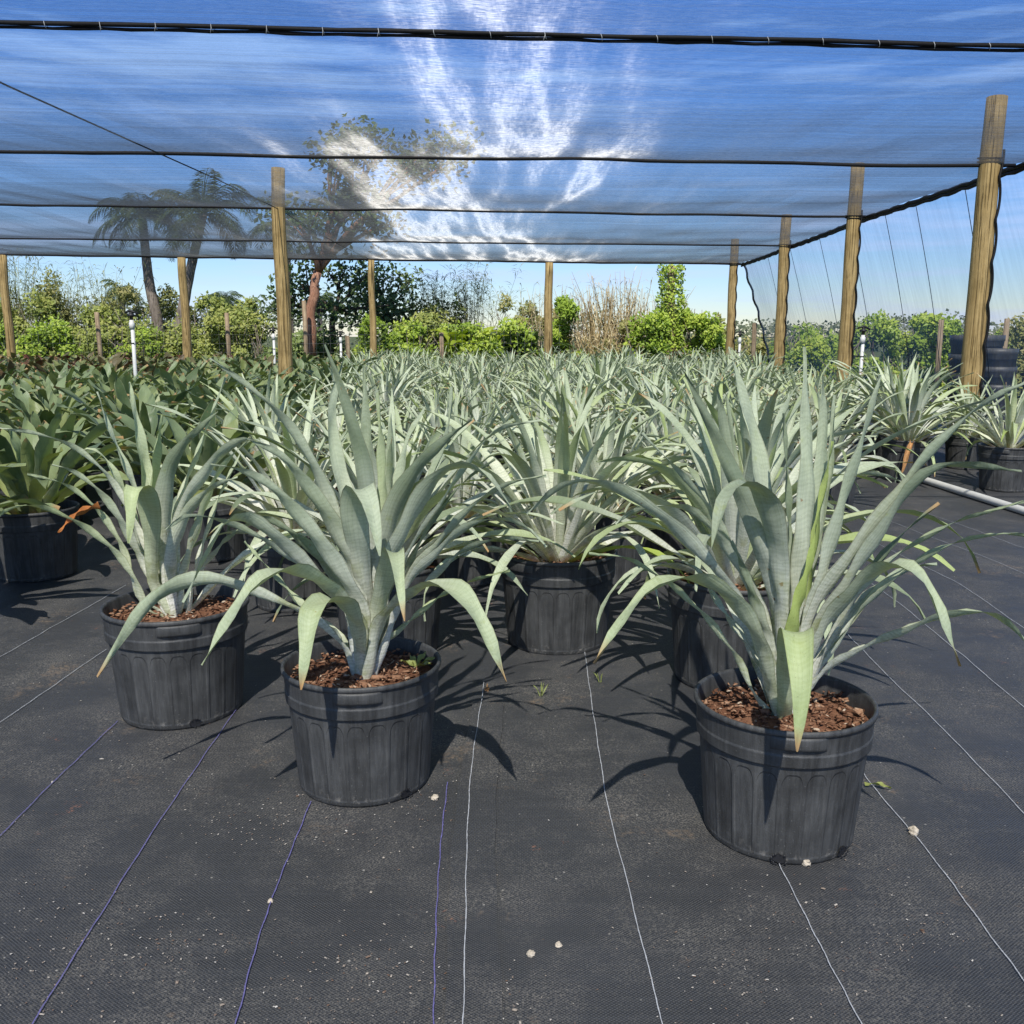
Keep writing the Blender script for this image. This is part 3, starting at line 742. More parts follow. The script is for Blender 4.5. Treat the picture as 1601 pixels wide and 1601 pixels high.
lines=[([(184,1128),(90,1218),(0,1310),(-80,1395)],'purple_line'),([(372,1108),(300,1212),(180,1395),(55,1601),(10,1680)],'purple_line'),
 ([(486,1255),(440,1370),(405,1470),(370,1601),(350,1680)],'purple_line'),([(700,1225),(690,1310),(682,1440),(678,1601),(678,1680)],'purple_line'),
 ([(757,1070),(738,1200),(730,1320),(728,1450),(724,1601),(722,1680)],'white_line'),
 ([(914,1020),(931,1140),(950,1262),(975,1360),(1005,1485),(1035,1601),(1050,1680)],'white_line'),
 ([(1190,1300),(1214,1345),(1280,1475),(1345,1601),(1380,1680)],'white_line'),
 ([(1345,1200),(1362,1228),(1440,1320),(1530,1440),(1601,1535),(1650,1600)],'white_line'),
 ([(1290,955),(1360,1030),(1450,1118),(1601,1272),(1680,1350)],'white_line'),
 ([(1310,875),(1400,940),(1500,1022),(1601,1107),(1700,1190)],'white_line'),
 ([(1340,835),(1430,880),(1510,920),(1601,985),(1700,1050)],'white_line'),
 ([(1390,815),(1480,850),(1560,880),(1640,915)],'white_line'),
 ([(1440,800),(1510,825),(1601,858)],'white_line'),
 ([(197,916),(100,972),(0,1028),(-80,1075)],'white_line'),([(166,1017),(80,1078),(0,1133),(-80,1190)],'white_line')]
for i,(p,mn) in enumerate(lines): stripe(p,.0021 if mn=='white_line' else .0024,M[mn],i,.0105 if i==4 else .005)
# overlapping fabric edge
def flap():
    P=spline([ground(*p) for p in ((740,1100),(722,1200),(708,1310),(700,1450),(697,1601),(697,1690))],40); mb=MB();V=[];F=[]
    for k,p in enumerate(P):
        for dx,z in ((0,.0085),(.02,.0080),(.10,.0052)): V.append((p.x+dx-.002*math.sin(k*.9),p.y,z+hf(p.x+dx,p.y)))
    for k in range(40):
        for j in range(2): a=k*3+j; F.append((a,a+1,a+4,a+3))
    mb.add(V,F); tag(mb.build('fabric_overlap',M['fabric']),kind='structure')
flap()
# stones
def pebble(px,py,r,label,seed):
    rr=random.Random(seed); p=ground(px,py); mb=MB(); V=[];F=[]
    n=10;m=7
    for j in range(m+1):
        th=math.pi*j/m
        for i in range(n):
            ph=2*math.pi*i/n; d=Vector((math.sin(th)*math.cos(ph),math.sin(th)*math.sin(ph),math.cos(th)*.75))
            q=r*(1+.45*mnoise.noise(d*1.9+Vector((seed*3.1,0,0)))); V.append(d*q)
    for j in range(m):
        for i in range(n): F.append((j*n+i,(j+1)*n+i,(j+1)*n+(i+1)%n,j*n+(i+1)%n))
    mb.add(V,F); o=mb.build('pebble',M['stone'],smooth=False); o.location=(p.x,p.y,r*.6); return tag(o,label,'stone','loose stones on the ground fabric')
pebble(1428,1304,.013,'largest pale stone lying right of the front right pot',1)
pebble(1260,1352,.011,'small pale stone touching the foot of the front right pot',2)
pebble(830,1494,.008,'white stone on the fabric near the bottom centre, left of a tan chip',3)
pebble(873,1480,.007,'small tan chip near the bottom centre',4)
pebble(423,1411,.006,'tiny tan stone sitting on a purple stripe',5)
pebble(680,1250,.009,'tan stone beside the foot of the middle pot',6)
mb=MB(); r=random.Random(4)
for k in range(1300):
    c=r.random()
    if c<.22:
        h=ground(r.uniform(-40,1640),r.uniform(960,1620))
    else:
        cl=r.choice([(520,1290,60),(120,1440,90),(270,1480,60),(560,1510,70),(740,1560,50),(430,1560,120),(380,1290,50),(1150,1530,90),(1440,1460,50),(1260,1370,90),(60,1540,80),(660,1250,40),(230,1200,120)])
        h=ground(cl[0]+r.gauss(0,cl[2]),min(1640,cl[1]+r.gauss(0,cl[2]*.5)))
    if not -3<h.x<4 or h.y>4: continue
    s=r.uniform(.0005,.0014)*(1.9 if r.random()<.05 else 1); a=r.random()*6.28
    ux=Vector((math.cos(a),math.sin(a),r.uniform(-.3,.3)))*s*r.uniform(1,2.2); uy=Vector((-math.sin(a),math.cos(a),0))*s; uz=Vector((0,0,s*.9)); o=Vector((h.x,h.y,hf(h.x,h.y)+.0035))
    mb.add([o-ux-uy,o+ux-uy,o+ux+uy,o-ux+uy,o+uz],[(0,1,4),(1,2,4),(2,3,4),(3,0,4)],[(r.random(),0,0,1)]*5)
M['grit']=foliage_mat('grit_crumbs',(.14,.08,.05),(.42,.37,.31),0,.9,(.6,.57,.52))
tag(mb.build('grit',M['grit'],smooth=False),'scattered grit and bark crumbs on the black ground fabric','debris',kind='stuff')

def sprout(px,py,n,h,label,mat,seed):
    rr=random.Random(seed); p=ground(px,py); root=thing('grass_sprout',p,label,'weed'); mb=MB()
    for i in range(n): arc_leaf(mb,rr.random()*6.28,R(rr.uniform(60,88)),h*rr.uniform(.6,1),R(rr.uniform(5,50)),.005,.004,0,1.6,n=6,m=2,yel=.8,rnd=.9)
    mb.build('blades',M[mat],root)
sprout(846,1088,5,.05,'tiny grass sprout growing through the fabric near the middle','green',1)
sprout(938,1066,4,.045,'tiny weed sprout below the hanging left leaf of the front right plant','green',2)
sprout(762,1080,5,.025,'small dry tuft at the fabric seam right of the middle pot','dry_leaf',3)
mb=MB(); p=ground(1372,1234); leaf(mb,[Vector((-.03,.01,.004)),Vector((0,0,.012)),Vector((.03,-.012,.005))],.012,yel=1,n=8,m=2); o=mb.build('leaf_scrap',M['green']); o.location=(p.x,p.y,.004); tag(o,'yellow-green leaf scrap on the fabric right of the front right pot','leaf')
# white irrigation pipe on the ground
a=ground(1448,757); b=ground(1601,806); d=(b-a).normalized()
mb=MB(); tube(mb,[a-d*.6+Vector((0,0,.03)),a+Vector((0,0,.03)),b+Vector((0,0,.03)),b+d*2.5+Vector((0,0,.03))],.027,14)
tag(mb.build('irrigation_pipe',M['pvc']),'white plastic pipe lying on the black fabric at the right','pipe')

# ------------------------------------------------------------------ shade structure
PD=.185
CABZ=[]
for Yc,(xl,yl),(xr_,yr) in ((4.7,(0,30),(1601,68)),(8.7,(0,235),(1540,257)),(12.7,(0,318),(1335,337)),(16.6,(0,372),(1225,383)),(20.8,(0,397),(1147,412))):
    a=at(xl,yl,Yc); b=at(xr_,yr,Yc); sl_=(b.z-a.z)/(b.x-a.x); CABZ.append((Yc,b.z-sl_*b.x,sl_))
def netz(x,y):
    y=min(max(y,4.7),20.8)
    for (y0,a0,s0),(y1,a1,s1) in zip(CABZ,CABZ[1:]):
        if y<=y1:
            t=(y-y0)/(y1-y0); return (a0+s0*x)*(1-t)+(a1+s1*x)*t
rowx=lambda y: 4.41+(y-8.7)*.039
def make_post(px_top, Yd, ztop, lean_px, label, x=None, zt=None, rad=PD/2, tie_and_shadow=False, mat='post'):
    top=at(px_top[0],px_top[1],Yd); base=Vector((top.x,Yd,0))
    root=thing('wooden_post',(base.x,base.y,0),label,'post','wooden posts holding the shade net')
    r=random.Random(int(px_top[0])); mb=MB(); n=14; pts=[];rad_=[]
    for k in range(n+1):
        z=-.1+(ztop+.1)*k/n; pts.append((.012*math.sin(k*.8+px_top[0])*(k/n),.012*math.cos(k*.6+px_top[0]),z)); rad_.append(rad*(1.06-.14*k/n+.015*r.uniform(-1,1)))
    tube(mb,pts,rad_,16); mb.build('pole',M[mat],root)
    if tie_and_shadow:
        mb=MB(); q=[]
        for k in range(90):
            z=.3+(2.45)*k/89; ph=z*2*math.pi/.36; a=R(-62)+.24*abs(math.sin(ph*.5))*1.6-.1
            rr=rad*1.08+.008; q.append((rr*math.cos(a),rr*math.sin(a),z))
        tube(mb,q,.011,6); mb.build('net_edge_shadow',M['cable'],root)  # dark wavy tube standing in for the shadow of the scalloped edge cable
        mb=MB(); q2=[]
        for k in range(17):
            a=2*math.pi*k/16; q2.append(((rad+.008)*math.cos(a),(rad+.008)*math.sin(a),2.66+.015*math.sin(a)))
        for s in range(2): tube(mb,[(p[0],p[1],p[2]+s*.03) for p in q2],.008,6,cap=False)
        mb.build('wire_tie',M['cable'],root)
    return root
make_post((1548,255),8.7,at(1563,152,8.7).z,0,'nearest tall wooden post at the right edge, rising above the net',tie_and_shadow=True)
make_post((1335,340),12.7,at(1340,256,12.7).z,0,'second wooden post of the right row, with a modelled shadow line down its side',tie_and_shadow=True)
make_post((1227,383),16.6,at(1230,336,16.6).z,0,'third wooden post of the right row',tie_and_shadow=True)
make_post((1147,412),20.8,at(1150,374,20.8).z,0,'corner wooden post where the right row meets the back edge of the net',tie_and_shadow=True)
make_post((436,322),12.7,at(431,263,12.7).z,0,'thick cracked wooden post standing inside the net among the plants at left')
for px,lab in ((3,'wooden post at the far left end of the back edge'),(284,'back-edge wooden post beside the leaning tree trunks'),(580,'greyish back-edge wooden post right of the tall inner post'),(858,'slim wooden post at the centre of the back edge')):
    make_post((px,400),20.8,netz((px-800)/1478*21,20.8)-.03,0,lab,mat='post',rad=PD/2*(.8 if px==580 else 1))
# net surface
cab=[-7.3,-3.3,.7,4.7,8.7,12.7,16.6,20.8]
def netpt(u, Yd):
    xr=rowx(Yd); x=-15+(xr+15)*u
    i=0
    while i<len(cab)-2 and Yd>cab[i+1]: i+=1
    t=(Yd-cab[i])/(cab[i+1]-cab[i])
    sag=-.06*4*t*(1-t)*min(1,abs(1-u)*6+.15)
    z=netz(x,Yd)+sag+.018*mnoise.noise(Vector((x*.8,Yd*.9,3)))+.012*mnoise.noise(Vector((x*3,Yd*.6,9)))*min(1,4*t*(1-t)+.2)
    return Vector((x,Yd,z))
NX,NYn=120,220
mb=MB();V=[];F=[]
for j in range(NYn+1):
    for i in range(NX+1): V.append(netpt(i/NX,-7.3+28.1*j/NYn))
for j in range(NYn):
    for i in range(NX): a=j*(NX+1)+i; F.append((a,a+1,a+NX+2,a+NX+1))
mb.add(V,F)
net=mb.build('shade_net',M['net']); tag(net,'thin black shade netting stretched overhead, blue sky showing through','shade net')
# side curtain, sloping out to the ground
mb=MB();V=[];F=[]; nj,ni=60,14
for j in range(nj+1):
    Yd=-2+22.8*j/nj
    t0=0
    for c0,c1 in zip(cab,cab[1:]):
        if c0<=Yd<=c1: t0=(Yd-c0)/(c1-c0)
    for i in range(ni+1):
        s=i/ni; x=rowx(Yd)+.06+.80*s+.05*math.sin(s*3.14); z=(netz(rowx(Yd),Yd)-.06*.15*4*t0*(1-t0)-.02)*(1-s)
        V.append((x+.02*mnoise.noise(Vector((Yd,s*3,0))),Yd,z))
for j in range(nj):
    for i in range(ni): a=j*(ni+1)+i; F.append((a,a+1,a+ni+2,a+ni+1))
mb.add(V,F); cur=mb.build('side_netting',M['curtain']); tag(cur,'sheer netting wall sloping outward from the right row of posts','shade net')
sm=MB()
for Yd in (7.4,8.2,9.9,11.2,12.2,13.6,15.1,16.9,18.6):
    x=rowx(Yd); z=netz(x,Yd)-.03
    tube(sm,[(x+.07+.80*s+.05*math.sin(s*3.14)+.006,Yd+.55*s,z*(1-s)+.006) for s in [k/10 for k in range(11)]],.004,5)
sm.build('seam',M['cable'],cur)
sm=MB(); Yd=20.8; x=rowx(Yd); tube(sm,[(x+.07+.80*s+.05*math.sin(s*3.14)+.02*math.sin(s*40),Yd,(netz(x,Yd)-.03)*(1-s)) for s in [k/30 for k in range(31)]],.022,6); sm.build('edge_hem',M['cable'],cur)
def cable(pts, rad, label, clips=0, name='support_cable', seed=1):
    r=random.Random(seed); o0=Vector(pts[0]); root=thing(name,o0,label,'cable','black cables carrying the shade net')
    mb=MB(); L=[Vector(p)-o0 for p in pts]; tube(mb,L,rad,7,jit=.12); mb.build('rope',M['cable'],root)
    if clips:
        # lacing twine spiralling round the cable
        mb=MB(); Q=spline(L,clips)
        for k,p in enumerate(Q):
            w_=Vector((r.uniform(-.004,.004),0,0))
            ring=[p+w_*math.cos(i_)+Vector((.003*i_,math.cos(i_*1.05)*rad*1.35,math.sin(i_*1.05)*rad*1.5-rad*.5)) for i_ in range(7)]
            tube(mb,ring,rad*.16,4)
            if r.random()<.5: tube(mb,[ring[3],ring[3]+Vector((r.uniform(-.01,.01),0,-.03))],rad*.1,4)
        mb.build('lacing',M['webbing' if clips>60 else 'cable'],root)
        mb=MB()
        L2=[p+Vector((0,.01,-rad*1.3-.004*abs(math.sin(i*2.1)))) for i,p in enumerate(L)]; tube(mb,L2,rad*.75,6,jit=.25); mb.build('hem_fold',M['cable'],root)
    return root
def xspan(Yd, n=60): return [netpt(i/n,Yd)+Vector((0,0,-.012)) for i in range(n+1)]
cable(xspan(4.7,160),.0105,'thick laced black cable crossing the top of the picture',75)
cable(xspan(8.7),.016,'second black cable across the net, tied to the nearest right post',0)
cable(xspan(12.7),.016,'third black cable across the net, resting on the tall inner post',0)
cable(xspan(16.6),.014,'faint fourth black cable near the back of the net',0)
cable(xspan(20.8),.026,'black hem cable along the back edge of the net',0)
# right edge cable scalloped between posts
e=[]
for k in range(140):
    Yd=-1+21.8*k/139; t0=0
    for c0,c1 in zip(cab,cab[1:]):
        if c0<=Yd<=c1: t0=(Yd-c0)/(c1-c0)
    x=rowx(Yd); e.append((x+.02,Yd,netz(x,Yd)-.015-.06*.15*4*t0*(1-t0)+.006*math.sin(k*2.2)))
cable(e,.024,'thick black edge cable running back along the right row of posts',34)
x0=at(437,320,12.7).x
cable([(x0,yy,netz(x0,yy)-.03+.0) for yy in (-2,2,6,10,12.7,16.6,20.8)],.0055,'thin black wire running back diagonally to the tall inner post')

# ------------------------------------------------------------------ sprinklers
def sprinkler(px, ptop, pb, Yd, label):
    top=at(px,ptop,Yd); root=thing('sprinkler_riser',(top.x,Yd,0),label,'sprinkler','white sprinkler risers standing among the plants'); h=top.z
    mb=MB(); tube(mb,[(0,0,0),(0,0,h*.5),(.004,0,h-.12)],.021,12); mb.build('pipe',M['pvc'],root)
    mb=MB(); lathe(mb,[(.001,h-.16),(.03,h-.16),(.031,h-.09),(.024,h-.085),(.024,h-.06),(.001,h-.06)],14); mb.build('coupling',M['pvc'],root)
    mb=MB(); lathe(mb,[(.001,h-.06),(.018,h-.06),(.02,h-.02),(.045,h-.015),(.045,h),(.02,h+.01),(.02,h+.03),(.001,h+.03)],12)
    tube(mb,[(-.07,0,h+.02),(0,0,h+.045),(.08,0,h+.01)],.012,6); hd=mb.build('sprinkler_head',M['black'],root)
    mb=MB(); tube(mb,[(-.07,0,h-.32),(0,-.022,h-.32),(.02,-.024,h-.32)],.006,5); mb.build('tie',M['cable'],root)
sprinkler(205,492,585,11.0,'tallest white sprinkler riser with a black head, among the green plants at left')
sprinkler(427,516,565,16.5,'white riser pipe just left of the tall inner post')
sprinkler(532,522,560,17.5,'white riser pipe left of the greyish back post')
sprinkler(1157,522,550,17.0,'white sprinkler riser beside the corner post')
sprinkler(1350,516,575,11.8,'white sprinkler riser right of the second right-row post')

# stacked black pots at right
def potstack(px0,px1,ptop,Yd,label,n=3):
    a=at(px0,ptop,Yd); b=at(px1,ptop,Yd); r=(b.x-a.x)/2; h=a.z
    root=thing('pot_stack',((a.x+b.x)/2,Yd,0),label,'pots','stacked empty black pots behind the nearest right post')
    z=0; hp=h*.62
    for i in range(n):
        mb=MB(); z0=(h-hp)*i/max(1,n-1)
        lathe(mb,[(r*.78,z0),(r*.93,z0+hp*.82),(r*.96,z0+hp*.83),(r*.97,z0+hp*.9),(r,z0+hp*.91),(r,z0+hp),(r*.94,z0+hp),(r*.9,z0+hp*.3)],36); mb.build('empty_pot',M['pot'],root)
potstack(1489,1568,524,11.4,'taller stack of large empty black pots behind the nearest right post')
potstack(1532,1590,545,10.6,'shorter stack of empty black pots at the right edge, in front of the taller stack')

# ------------------------------------------------------------------ vegetation behind
def leafquad(mb, o, s, rr, c, asp=.6, droop=0):
    nn=Vector((rr.gauss(0,.55),rr.gauss(-.55,.5),rr.gauss(.6,.5))).normalized()
    d=Vector((rr.gauss(0,1),rr.gauss(0,1),rr.gauss(-.3,1))); d=(d-nn*d.dot(nn)).normalized()
    w=nn.cross(d); n=nn*(-.1*s)
    mb.add([o,o+d*s*.45+w*s*asp*.5+n,o+d*s,o+d*s*.45-w*s*asp*.5+n],[(0,1,2,3)],[(c,0,0,1)]*4)
def clumps(mb, x0,x1,y0,y1,zfun,n,s,rr,csh=0):
    # leaf masses gathered in clumps, light on top, dark and gappy beneath
    nc=max(8,int((x1-x0)*13))
    cs=[]
    for i in range(nc):
        x=rr.uniform(x0,x1); zt=zfun(x); z=zt*rr.random()**.8; cs.append((x,rr.uniform(y0,y1),z,rr.uniform(.16,.40),rr.uniform(-.18,.22)))
    for i in range(n):
        x,y,z,r,t=rr.choice(cs)
        d=Vector((rr.gauss(0,1),rr.gauss(0,1),rr.gauss(0,1))).normalized()*r*rr.random()**.35
        p=Vector((x,y,max(.02,z)))+d
        if p.z>zfun(p.x)+.12: continue
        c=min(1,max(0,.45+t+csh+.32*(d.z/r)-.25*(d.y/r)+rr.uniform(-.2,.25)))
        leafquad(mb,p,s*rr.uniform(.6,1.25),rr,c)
def hedge(px0,px1,pyt,Yd,label,mat,n,s,seed,depth=.9,rough=.25,cat='shrub',name='vine_shrub',group='vine-covered shrubs along the back fence',csh=0):
    rr=random.Random(seed); a=at(px0,pyt,Yd); b=at(px1,pyt,Yd); cx=(a.x+b.x)/2; h=a.z; W=(b.x-a.x)/2
    root=thing(name,(cx,Yd,0),label,cat,group)
    def zf(x):
        e=1-max(0,abs(x)/W-.55)/.6
        return h*max(.25,e)*(1+rough*mnoise.noise(Vector((x*1.7+seed*5.3,seed,0)))+rough*.5*mnoise.noise(Vector((x*5+seed,seed*2,0))))
    mb=MB(); clumps(mb,-W*1.08,W*1.08,-depth/2,depth/2,zf,int(n*1.8),s*1.25,rr,csh); mb.build('leaves',M[mat],root,smooth=False)
    mb=MB()
    for k in range(14):
        x=rr.uniform(-W,W); tube(mb,[(x,rr.uniform(-.2,.3),0),(x+rr.uniform(-.2,.2),0,zf(x)*.5),(x+rr.uniform(-.4,.4),rr.uniform(-.2,.2),zf(x)*.9)],[.018,.012,.006],5)
    mb.build('stem',M['bark_grey'],root)
H=hedge
H(-70,150,508,22.9,'bright green vine mound at the left end of the hedge','vine',5200,.085,1)
H(110,330,505,23.3,'olive-green brush behind the first short fence stake','shrub',5200,.075,2)
H(170,260,520,22.7,'small bright vine clump right of the tall sprinkler riser','vine',1900,.08,3)
H(290,450,492,23.8,'yellow-green shrub between the leaning trunk and the inner post','shrub',4200,.08,4,csh=.12)
H(-60,130,445,25.5,'tall olive brush behind the left vine mound','olive',5200,.075,5,rough=.4)
H(110,330,452,26.5,'tall olive brush behind the leaning palm trunks','olive',5600,.075,6,rough=.4)
H(300,420,470,27.5,'olive brush in the gap left of the inner post','olive',3200,.08,7,rough=.4)
H(540,690,508,22.9,'bright green vine shrub right of the greyish back post','vine',4300,.085,8)
H(600,720,490,24.2,'green shrub under the wispy bamboo','shrub',3600,.08,9)
H(660,800,512,22.8,'low bright vine shrub below the broad yellow-green leaves','vine',3600,.085,10)
H(760,870,505,23.2,'green vine shrub left of the centre back post','vine',3200,.085,11)
H(852,915,448,23.3,'tall narrow vine-smothered shrub right of the centre back post','vine',3200,.085,12,rough=.35)
H(975,1060,490,22.9,'rounded bright vine shrub left of the vine-wrapped trunk','vine',2900,.085,13)
H(1060,1135,476,23.2,'rounded bright vine shrub left of the corner post','vine',3300,.085,14)
H(1030,1080,466,23.6,'green vine bush behind the vine-wrapped trunk','vine',2000,.08,15)
H(905,1010,520,23.6,'tangle of half-dry brush in the middle of the hedge','olive',2600,.07,16,rough=.4)
H(1130,1210,530,23.5,'low olive bush beyond the corner post','olive',1700,.075,17)
H(1205,1300,516,21.5,'vine-covered fence section between the third and second right posts','vine',3200,.075,18,csh=.05)
H(1310,1420,500,19.5,'vine-covered fence section right of the second right post','vine',4600,.075,19,rough=.12,csh=.05)
H(1400,1510,502,19.5,'vine-covered fence section left of the nearest right post','vine',4600,.075,20,rough=.12,csh=.05)
H(1500,1590,506,19.8,'vine-covered fence section behind the stacked pots','vine',3600,.075,21,rough=.15,csh=.05)
H(1560,1680,498,18.5,'reddish-olive shrub at the right edge of the hedge','olive',3600,.07,22,rough=.3)
H(400,560,522,23.9,'dark green undergrowth beneath the red-trunked tree','tree_leaf',4200,.09,23,csh=.25)

H(-80,120,470,24.6,'yellow-olive shrub mass behind the left vine mound','shrub',5200,.085,24,csh=.1)
H(90,260,478,24.8,'yellow-olive shrub mass around the tall sprinkler riser','shrub',4600,.085,25,csh=.1)
H(240,430,474,25.0,'yellow-olive shrub mass beside the right leaning palm','shrub',5200,.085,26,csh=.1)
H(610,760,478,25.2,'yellow-olive shrub mass beneath the wispy bamboo','shrub',4200,.085,27,csh=.1)
H(755,900,484,24.9,'olive thicket behind the stiff-bladed plants and centre back post','olive',4200,.08,29,rough=.35)
H(1000,1150,488,24.9,'olive thicket behind the vine-wrapped trunk','olive',4200,.08,30,rough=.35)
H(1195,1330,508,22.4,'sunny vine mass outside the net beyond the third right post','vine',3600,.085,28)
# trees
def limb(mb, a, b, r0, r1, rr, n=6, bend=.15):
    a=Vector(a);b=Vector(b); L=(b-a).length; pts=[];rad=[]
    o=Vector((rr.uniform(-1,1),rr.uniform(-1,1),rr.uniform(-.3,.3)))*bend*L
    for k in range(n+1):
        t=k/n; pts.append(a.lerp(b,t)+o*math.sin(t*math.pi)*.5+Vector((rr.uniform(-1,1),rr.uniform(-1,1),0))*.02*L*(0<k<n)); rad.append(r0+(r1-r0)*t)
    tube(mb,pts,rad,8); return pts
def broad_tree(base, fork, tips, label, trunk_mat, leafmat, nleaf, ls, seed, r0=.17, clr=.55, name='broadleaf_tree'):
    rr=random.Random(seed); B=Vector(base); root=thing(name,B,label,'tree','trees standing behind the back fence')
    mb=MB(); f=Vector(fork)-B; limb(mb,(0,0,0),f,r0,r0*.7,rr,8,.08); cr=[]
    for t in tips:
        q=Vector(t)-B; P=limb(mb,f,q,r0*.5,.03,rr,7,.25); cr.append(q)
        for j in range(3):
            e=q+Vector((rr.uniform(-1,1),rr.uniform(-.8,.8),rr.uniform(-.4,.8)))*clr*1.2; limb(mb,P[4],e,.03,.012,rr,4,.2); cr.append(e)
    mb.build('trunk',M[trunk_mat],root)
    mb=MB()
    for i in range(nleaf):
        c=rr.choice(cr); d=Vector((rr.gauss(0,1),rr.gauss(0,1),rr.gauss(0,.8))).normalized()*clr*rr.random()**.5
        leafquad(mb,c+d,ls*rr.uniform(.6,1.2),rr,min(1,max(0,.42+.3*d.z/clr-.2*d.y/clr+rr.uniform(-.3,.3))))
    mb.build('crown',M[leafmat],root,smooth=False)
YT=22.75
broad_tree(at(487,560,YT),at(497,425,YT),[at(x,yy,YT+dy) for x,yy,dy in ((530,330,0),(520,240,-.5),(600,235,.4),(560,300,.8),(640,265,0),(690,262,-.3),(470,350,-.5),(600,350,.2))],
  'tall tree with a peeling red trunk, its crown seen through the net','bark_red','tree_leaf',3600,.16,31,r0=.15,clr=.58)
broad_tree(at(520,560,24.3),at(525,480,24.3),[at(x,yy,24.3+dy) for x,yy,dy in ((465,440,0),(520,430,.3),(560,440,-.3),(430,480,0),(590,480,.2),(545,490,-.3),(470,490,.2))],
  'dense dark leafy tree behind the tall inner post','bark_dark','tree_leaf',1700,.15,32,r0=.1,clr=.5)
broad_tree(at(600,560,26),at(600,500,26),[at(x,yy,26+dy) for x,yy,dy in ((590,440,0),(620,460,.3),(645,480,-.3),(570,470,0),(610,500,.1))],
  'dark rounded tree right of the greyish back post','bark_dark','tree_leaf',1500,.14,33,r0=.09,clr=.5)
def frond(mb, p0, az, el, L, rr, w=.5, droop=1.2, c0=.5, nl=38):
    p=Vector(p0); n=12; P=[p.copy()]
    for k in range(n):
        e=el-droop*(k/n)**1.4; p=p+Vector((math.cos(az)*math.cos(e),math.sin(az)*math.cos(e),math.sin(e)))*(L/n); P.append(p.copy())
    tube(mb,P,[.02-.016*k/n for k in range(n+1)],4)
    side=Vector((-math.sin(az),math.cos(az),0))
    for k in range(nl):
        t=.12+.88*k/nl; f=t*n; i=min(n-1,int(f)); q=P[i].lerp(P[i+1],f-i); T=(P[i+1]-P[i]).normalized()
        l=w*math.sin(math.pi*min(1,t*.85+.12))
        for sg in (-1,1):
            tip=q+side*sg*l*.75+T*l*.45+Vector((0,0,-l*rr.uniform(.25,.6)))
            mid=q.lerp(tip,.5)+Vector((0,0,l*.1)); ww=T*.016
            c=min(1,max(0,c0+rr.uniform(-.3,.3)))
            mb.add([q-ww*.5,mid-ww,tip,mid+ww],[(0,1,2,3)],[(c,0,0,1)]*4)
def palm(base, mids, crown, label, seed, L=2.0, nf=18, r0=.13, c0=.45, name='palm_tree', w=.55):
    rr=random.Random(seed); B=Vector(base); root=thing(name,B,label,'palm','palms standing behind the back fence')
    mb=MB(); pts=spline([B-B]+[Vector(m_)-B for m_ in mids]+[Vector(crown)-B],16); tube(mb,pts,[r0*(1.25-.5*k/16)*(1+.05*(k%2)) for k in range(17)],10); mb.build('trunk',M['bark_grey'],root)
    mb=MB(); c=Vector(crown)-B
    for i in range(nf): frond(mb,c,i*2.4+rr.uniform(-.3,.3),rr.uniform(-.2,1.35),L*rr.uniform(.8,1.1),rr,w,rr.uniform(1.5,2.5),c0)
    mb.build('crown',M['palm_leaf'],root,smooth=False)
palm(at(250,560,26),[at(246,500,26),at(233,440,26)],at(222,338,26),'left leaning palm whose crown shows dark through the net',41,1.6,26)
palm(at(272,562,25.2),[at(283,500,25.2),at(296,430,25.2)],at(318,335,25.2),'right leaning palm crossing behind a back post',42,1.8,28)
palm(at(455,560,27),[at(452,480,27)],at(448,352,27),'young palm with upright yellowish fronds behind the tall inner post',43,1.7,12,.1,.75)
for i,(px,py,Yd) in enumerate(((190,458,48),(352,470,52),(345,480,44),(500,474,60))):
    palm(at(px,600,Yd),[at(px,520,Yd)],at(px,py,Yd),['far palm rising above the brush left of the leaning trunks','far palm left of the tall inner post','small far palm in front of another left of the inner post','far palm behind the red-trunked tree'][i],50+i,1.35,16,.2,.5)

# reeds / bamboo
def reeds(px0,px1,pyt,Yd,n,label,mat,seed,leafy=1,lean=.2,rad=.008,name='reed_clump',cat='reeds',ls=.35):
    rr=random.Random(seed); a=at(px0,pyt,Yd); b=at(px1,pyt,Yd); cx=(a.x+b.x)/2; W=(b.x-a.x)/2; h=a.z
    root=thing(name,(cx,Yd,0),label,cat,'reeds and tall grasses behind the back fence'); mb=MB(); ml=MB()
    for k in range(n):
        x=rr.gauss(0,W*.5); hh=h*rr.uniform(.65,1.02); l=rr.uniform(-lean,lean)+.15*x/W
        P=[Vector((x+l*hh*t**1.6,rr.uniform(-.3,.3)*.3,hh*t)) for t in (0,.3,.6,.85,1)]
        tube(mb,P,[rad,rad,rad*.8,rad*.6,rad*.3],4)
        for j in range(int(14*leafy)):
            t=rr.uniform(.35,1); i=min(3,int(t*4)); q=P[i].lerp(P[i+1],rr.random()); az=rr.random()*6.28; L=ls*rr.uniform(.5,1.2)
            d=Vector((math.cos(az),math.sin(az)*.7,rr.uniform(-.2,.9))).normalized(); s=Vector((-d.y,d.x,.2)).normalized()*.011
            m_=q+d*L*.5; tp=q+d*L+Vector((0,0,-L*rr.uniform(.1,.6)))
            ml.add([q,m_+s,tp,m_-s],[(0,1,2,3)],[(rr.random(),0,0,1)]*4)
    mb.build('stalks',M[mat],root)
    if leafy: ml.build('leaves',M[mat],root,smooth=False)
reeds(-30,60,385,25,60,'tall green reed clump at the left edge of the picture','reed',61,1.6)
reeds(50,120,415,25.4,40,'middle reed clump left of the leaning palms','reed',62,1.4)
reeds(100,190,405,25.8,44,'leaning reed clump rising into the net edge at left','reed',63,1.3,.3)
reeds(655,700,418,25,36,'left plume of wispy bamboo against the sky','reed',64,2.0,.1,.006)
reeds(690,765,408,25.4,60,'taller right plume of wispy bamboo against the sky','reed',65,2.0,.12,.006)
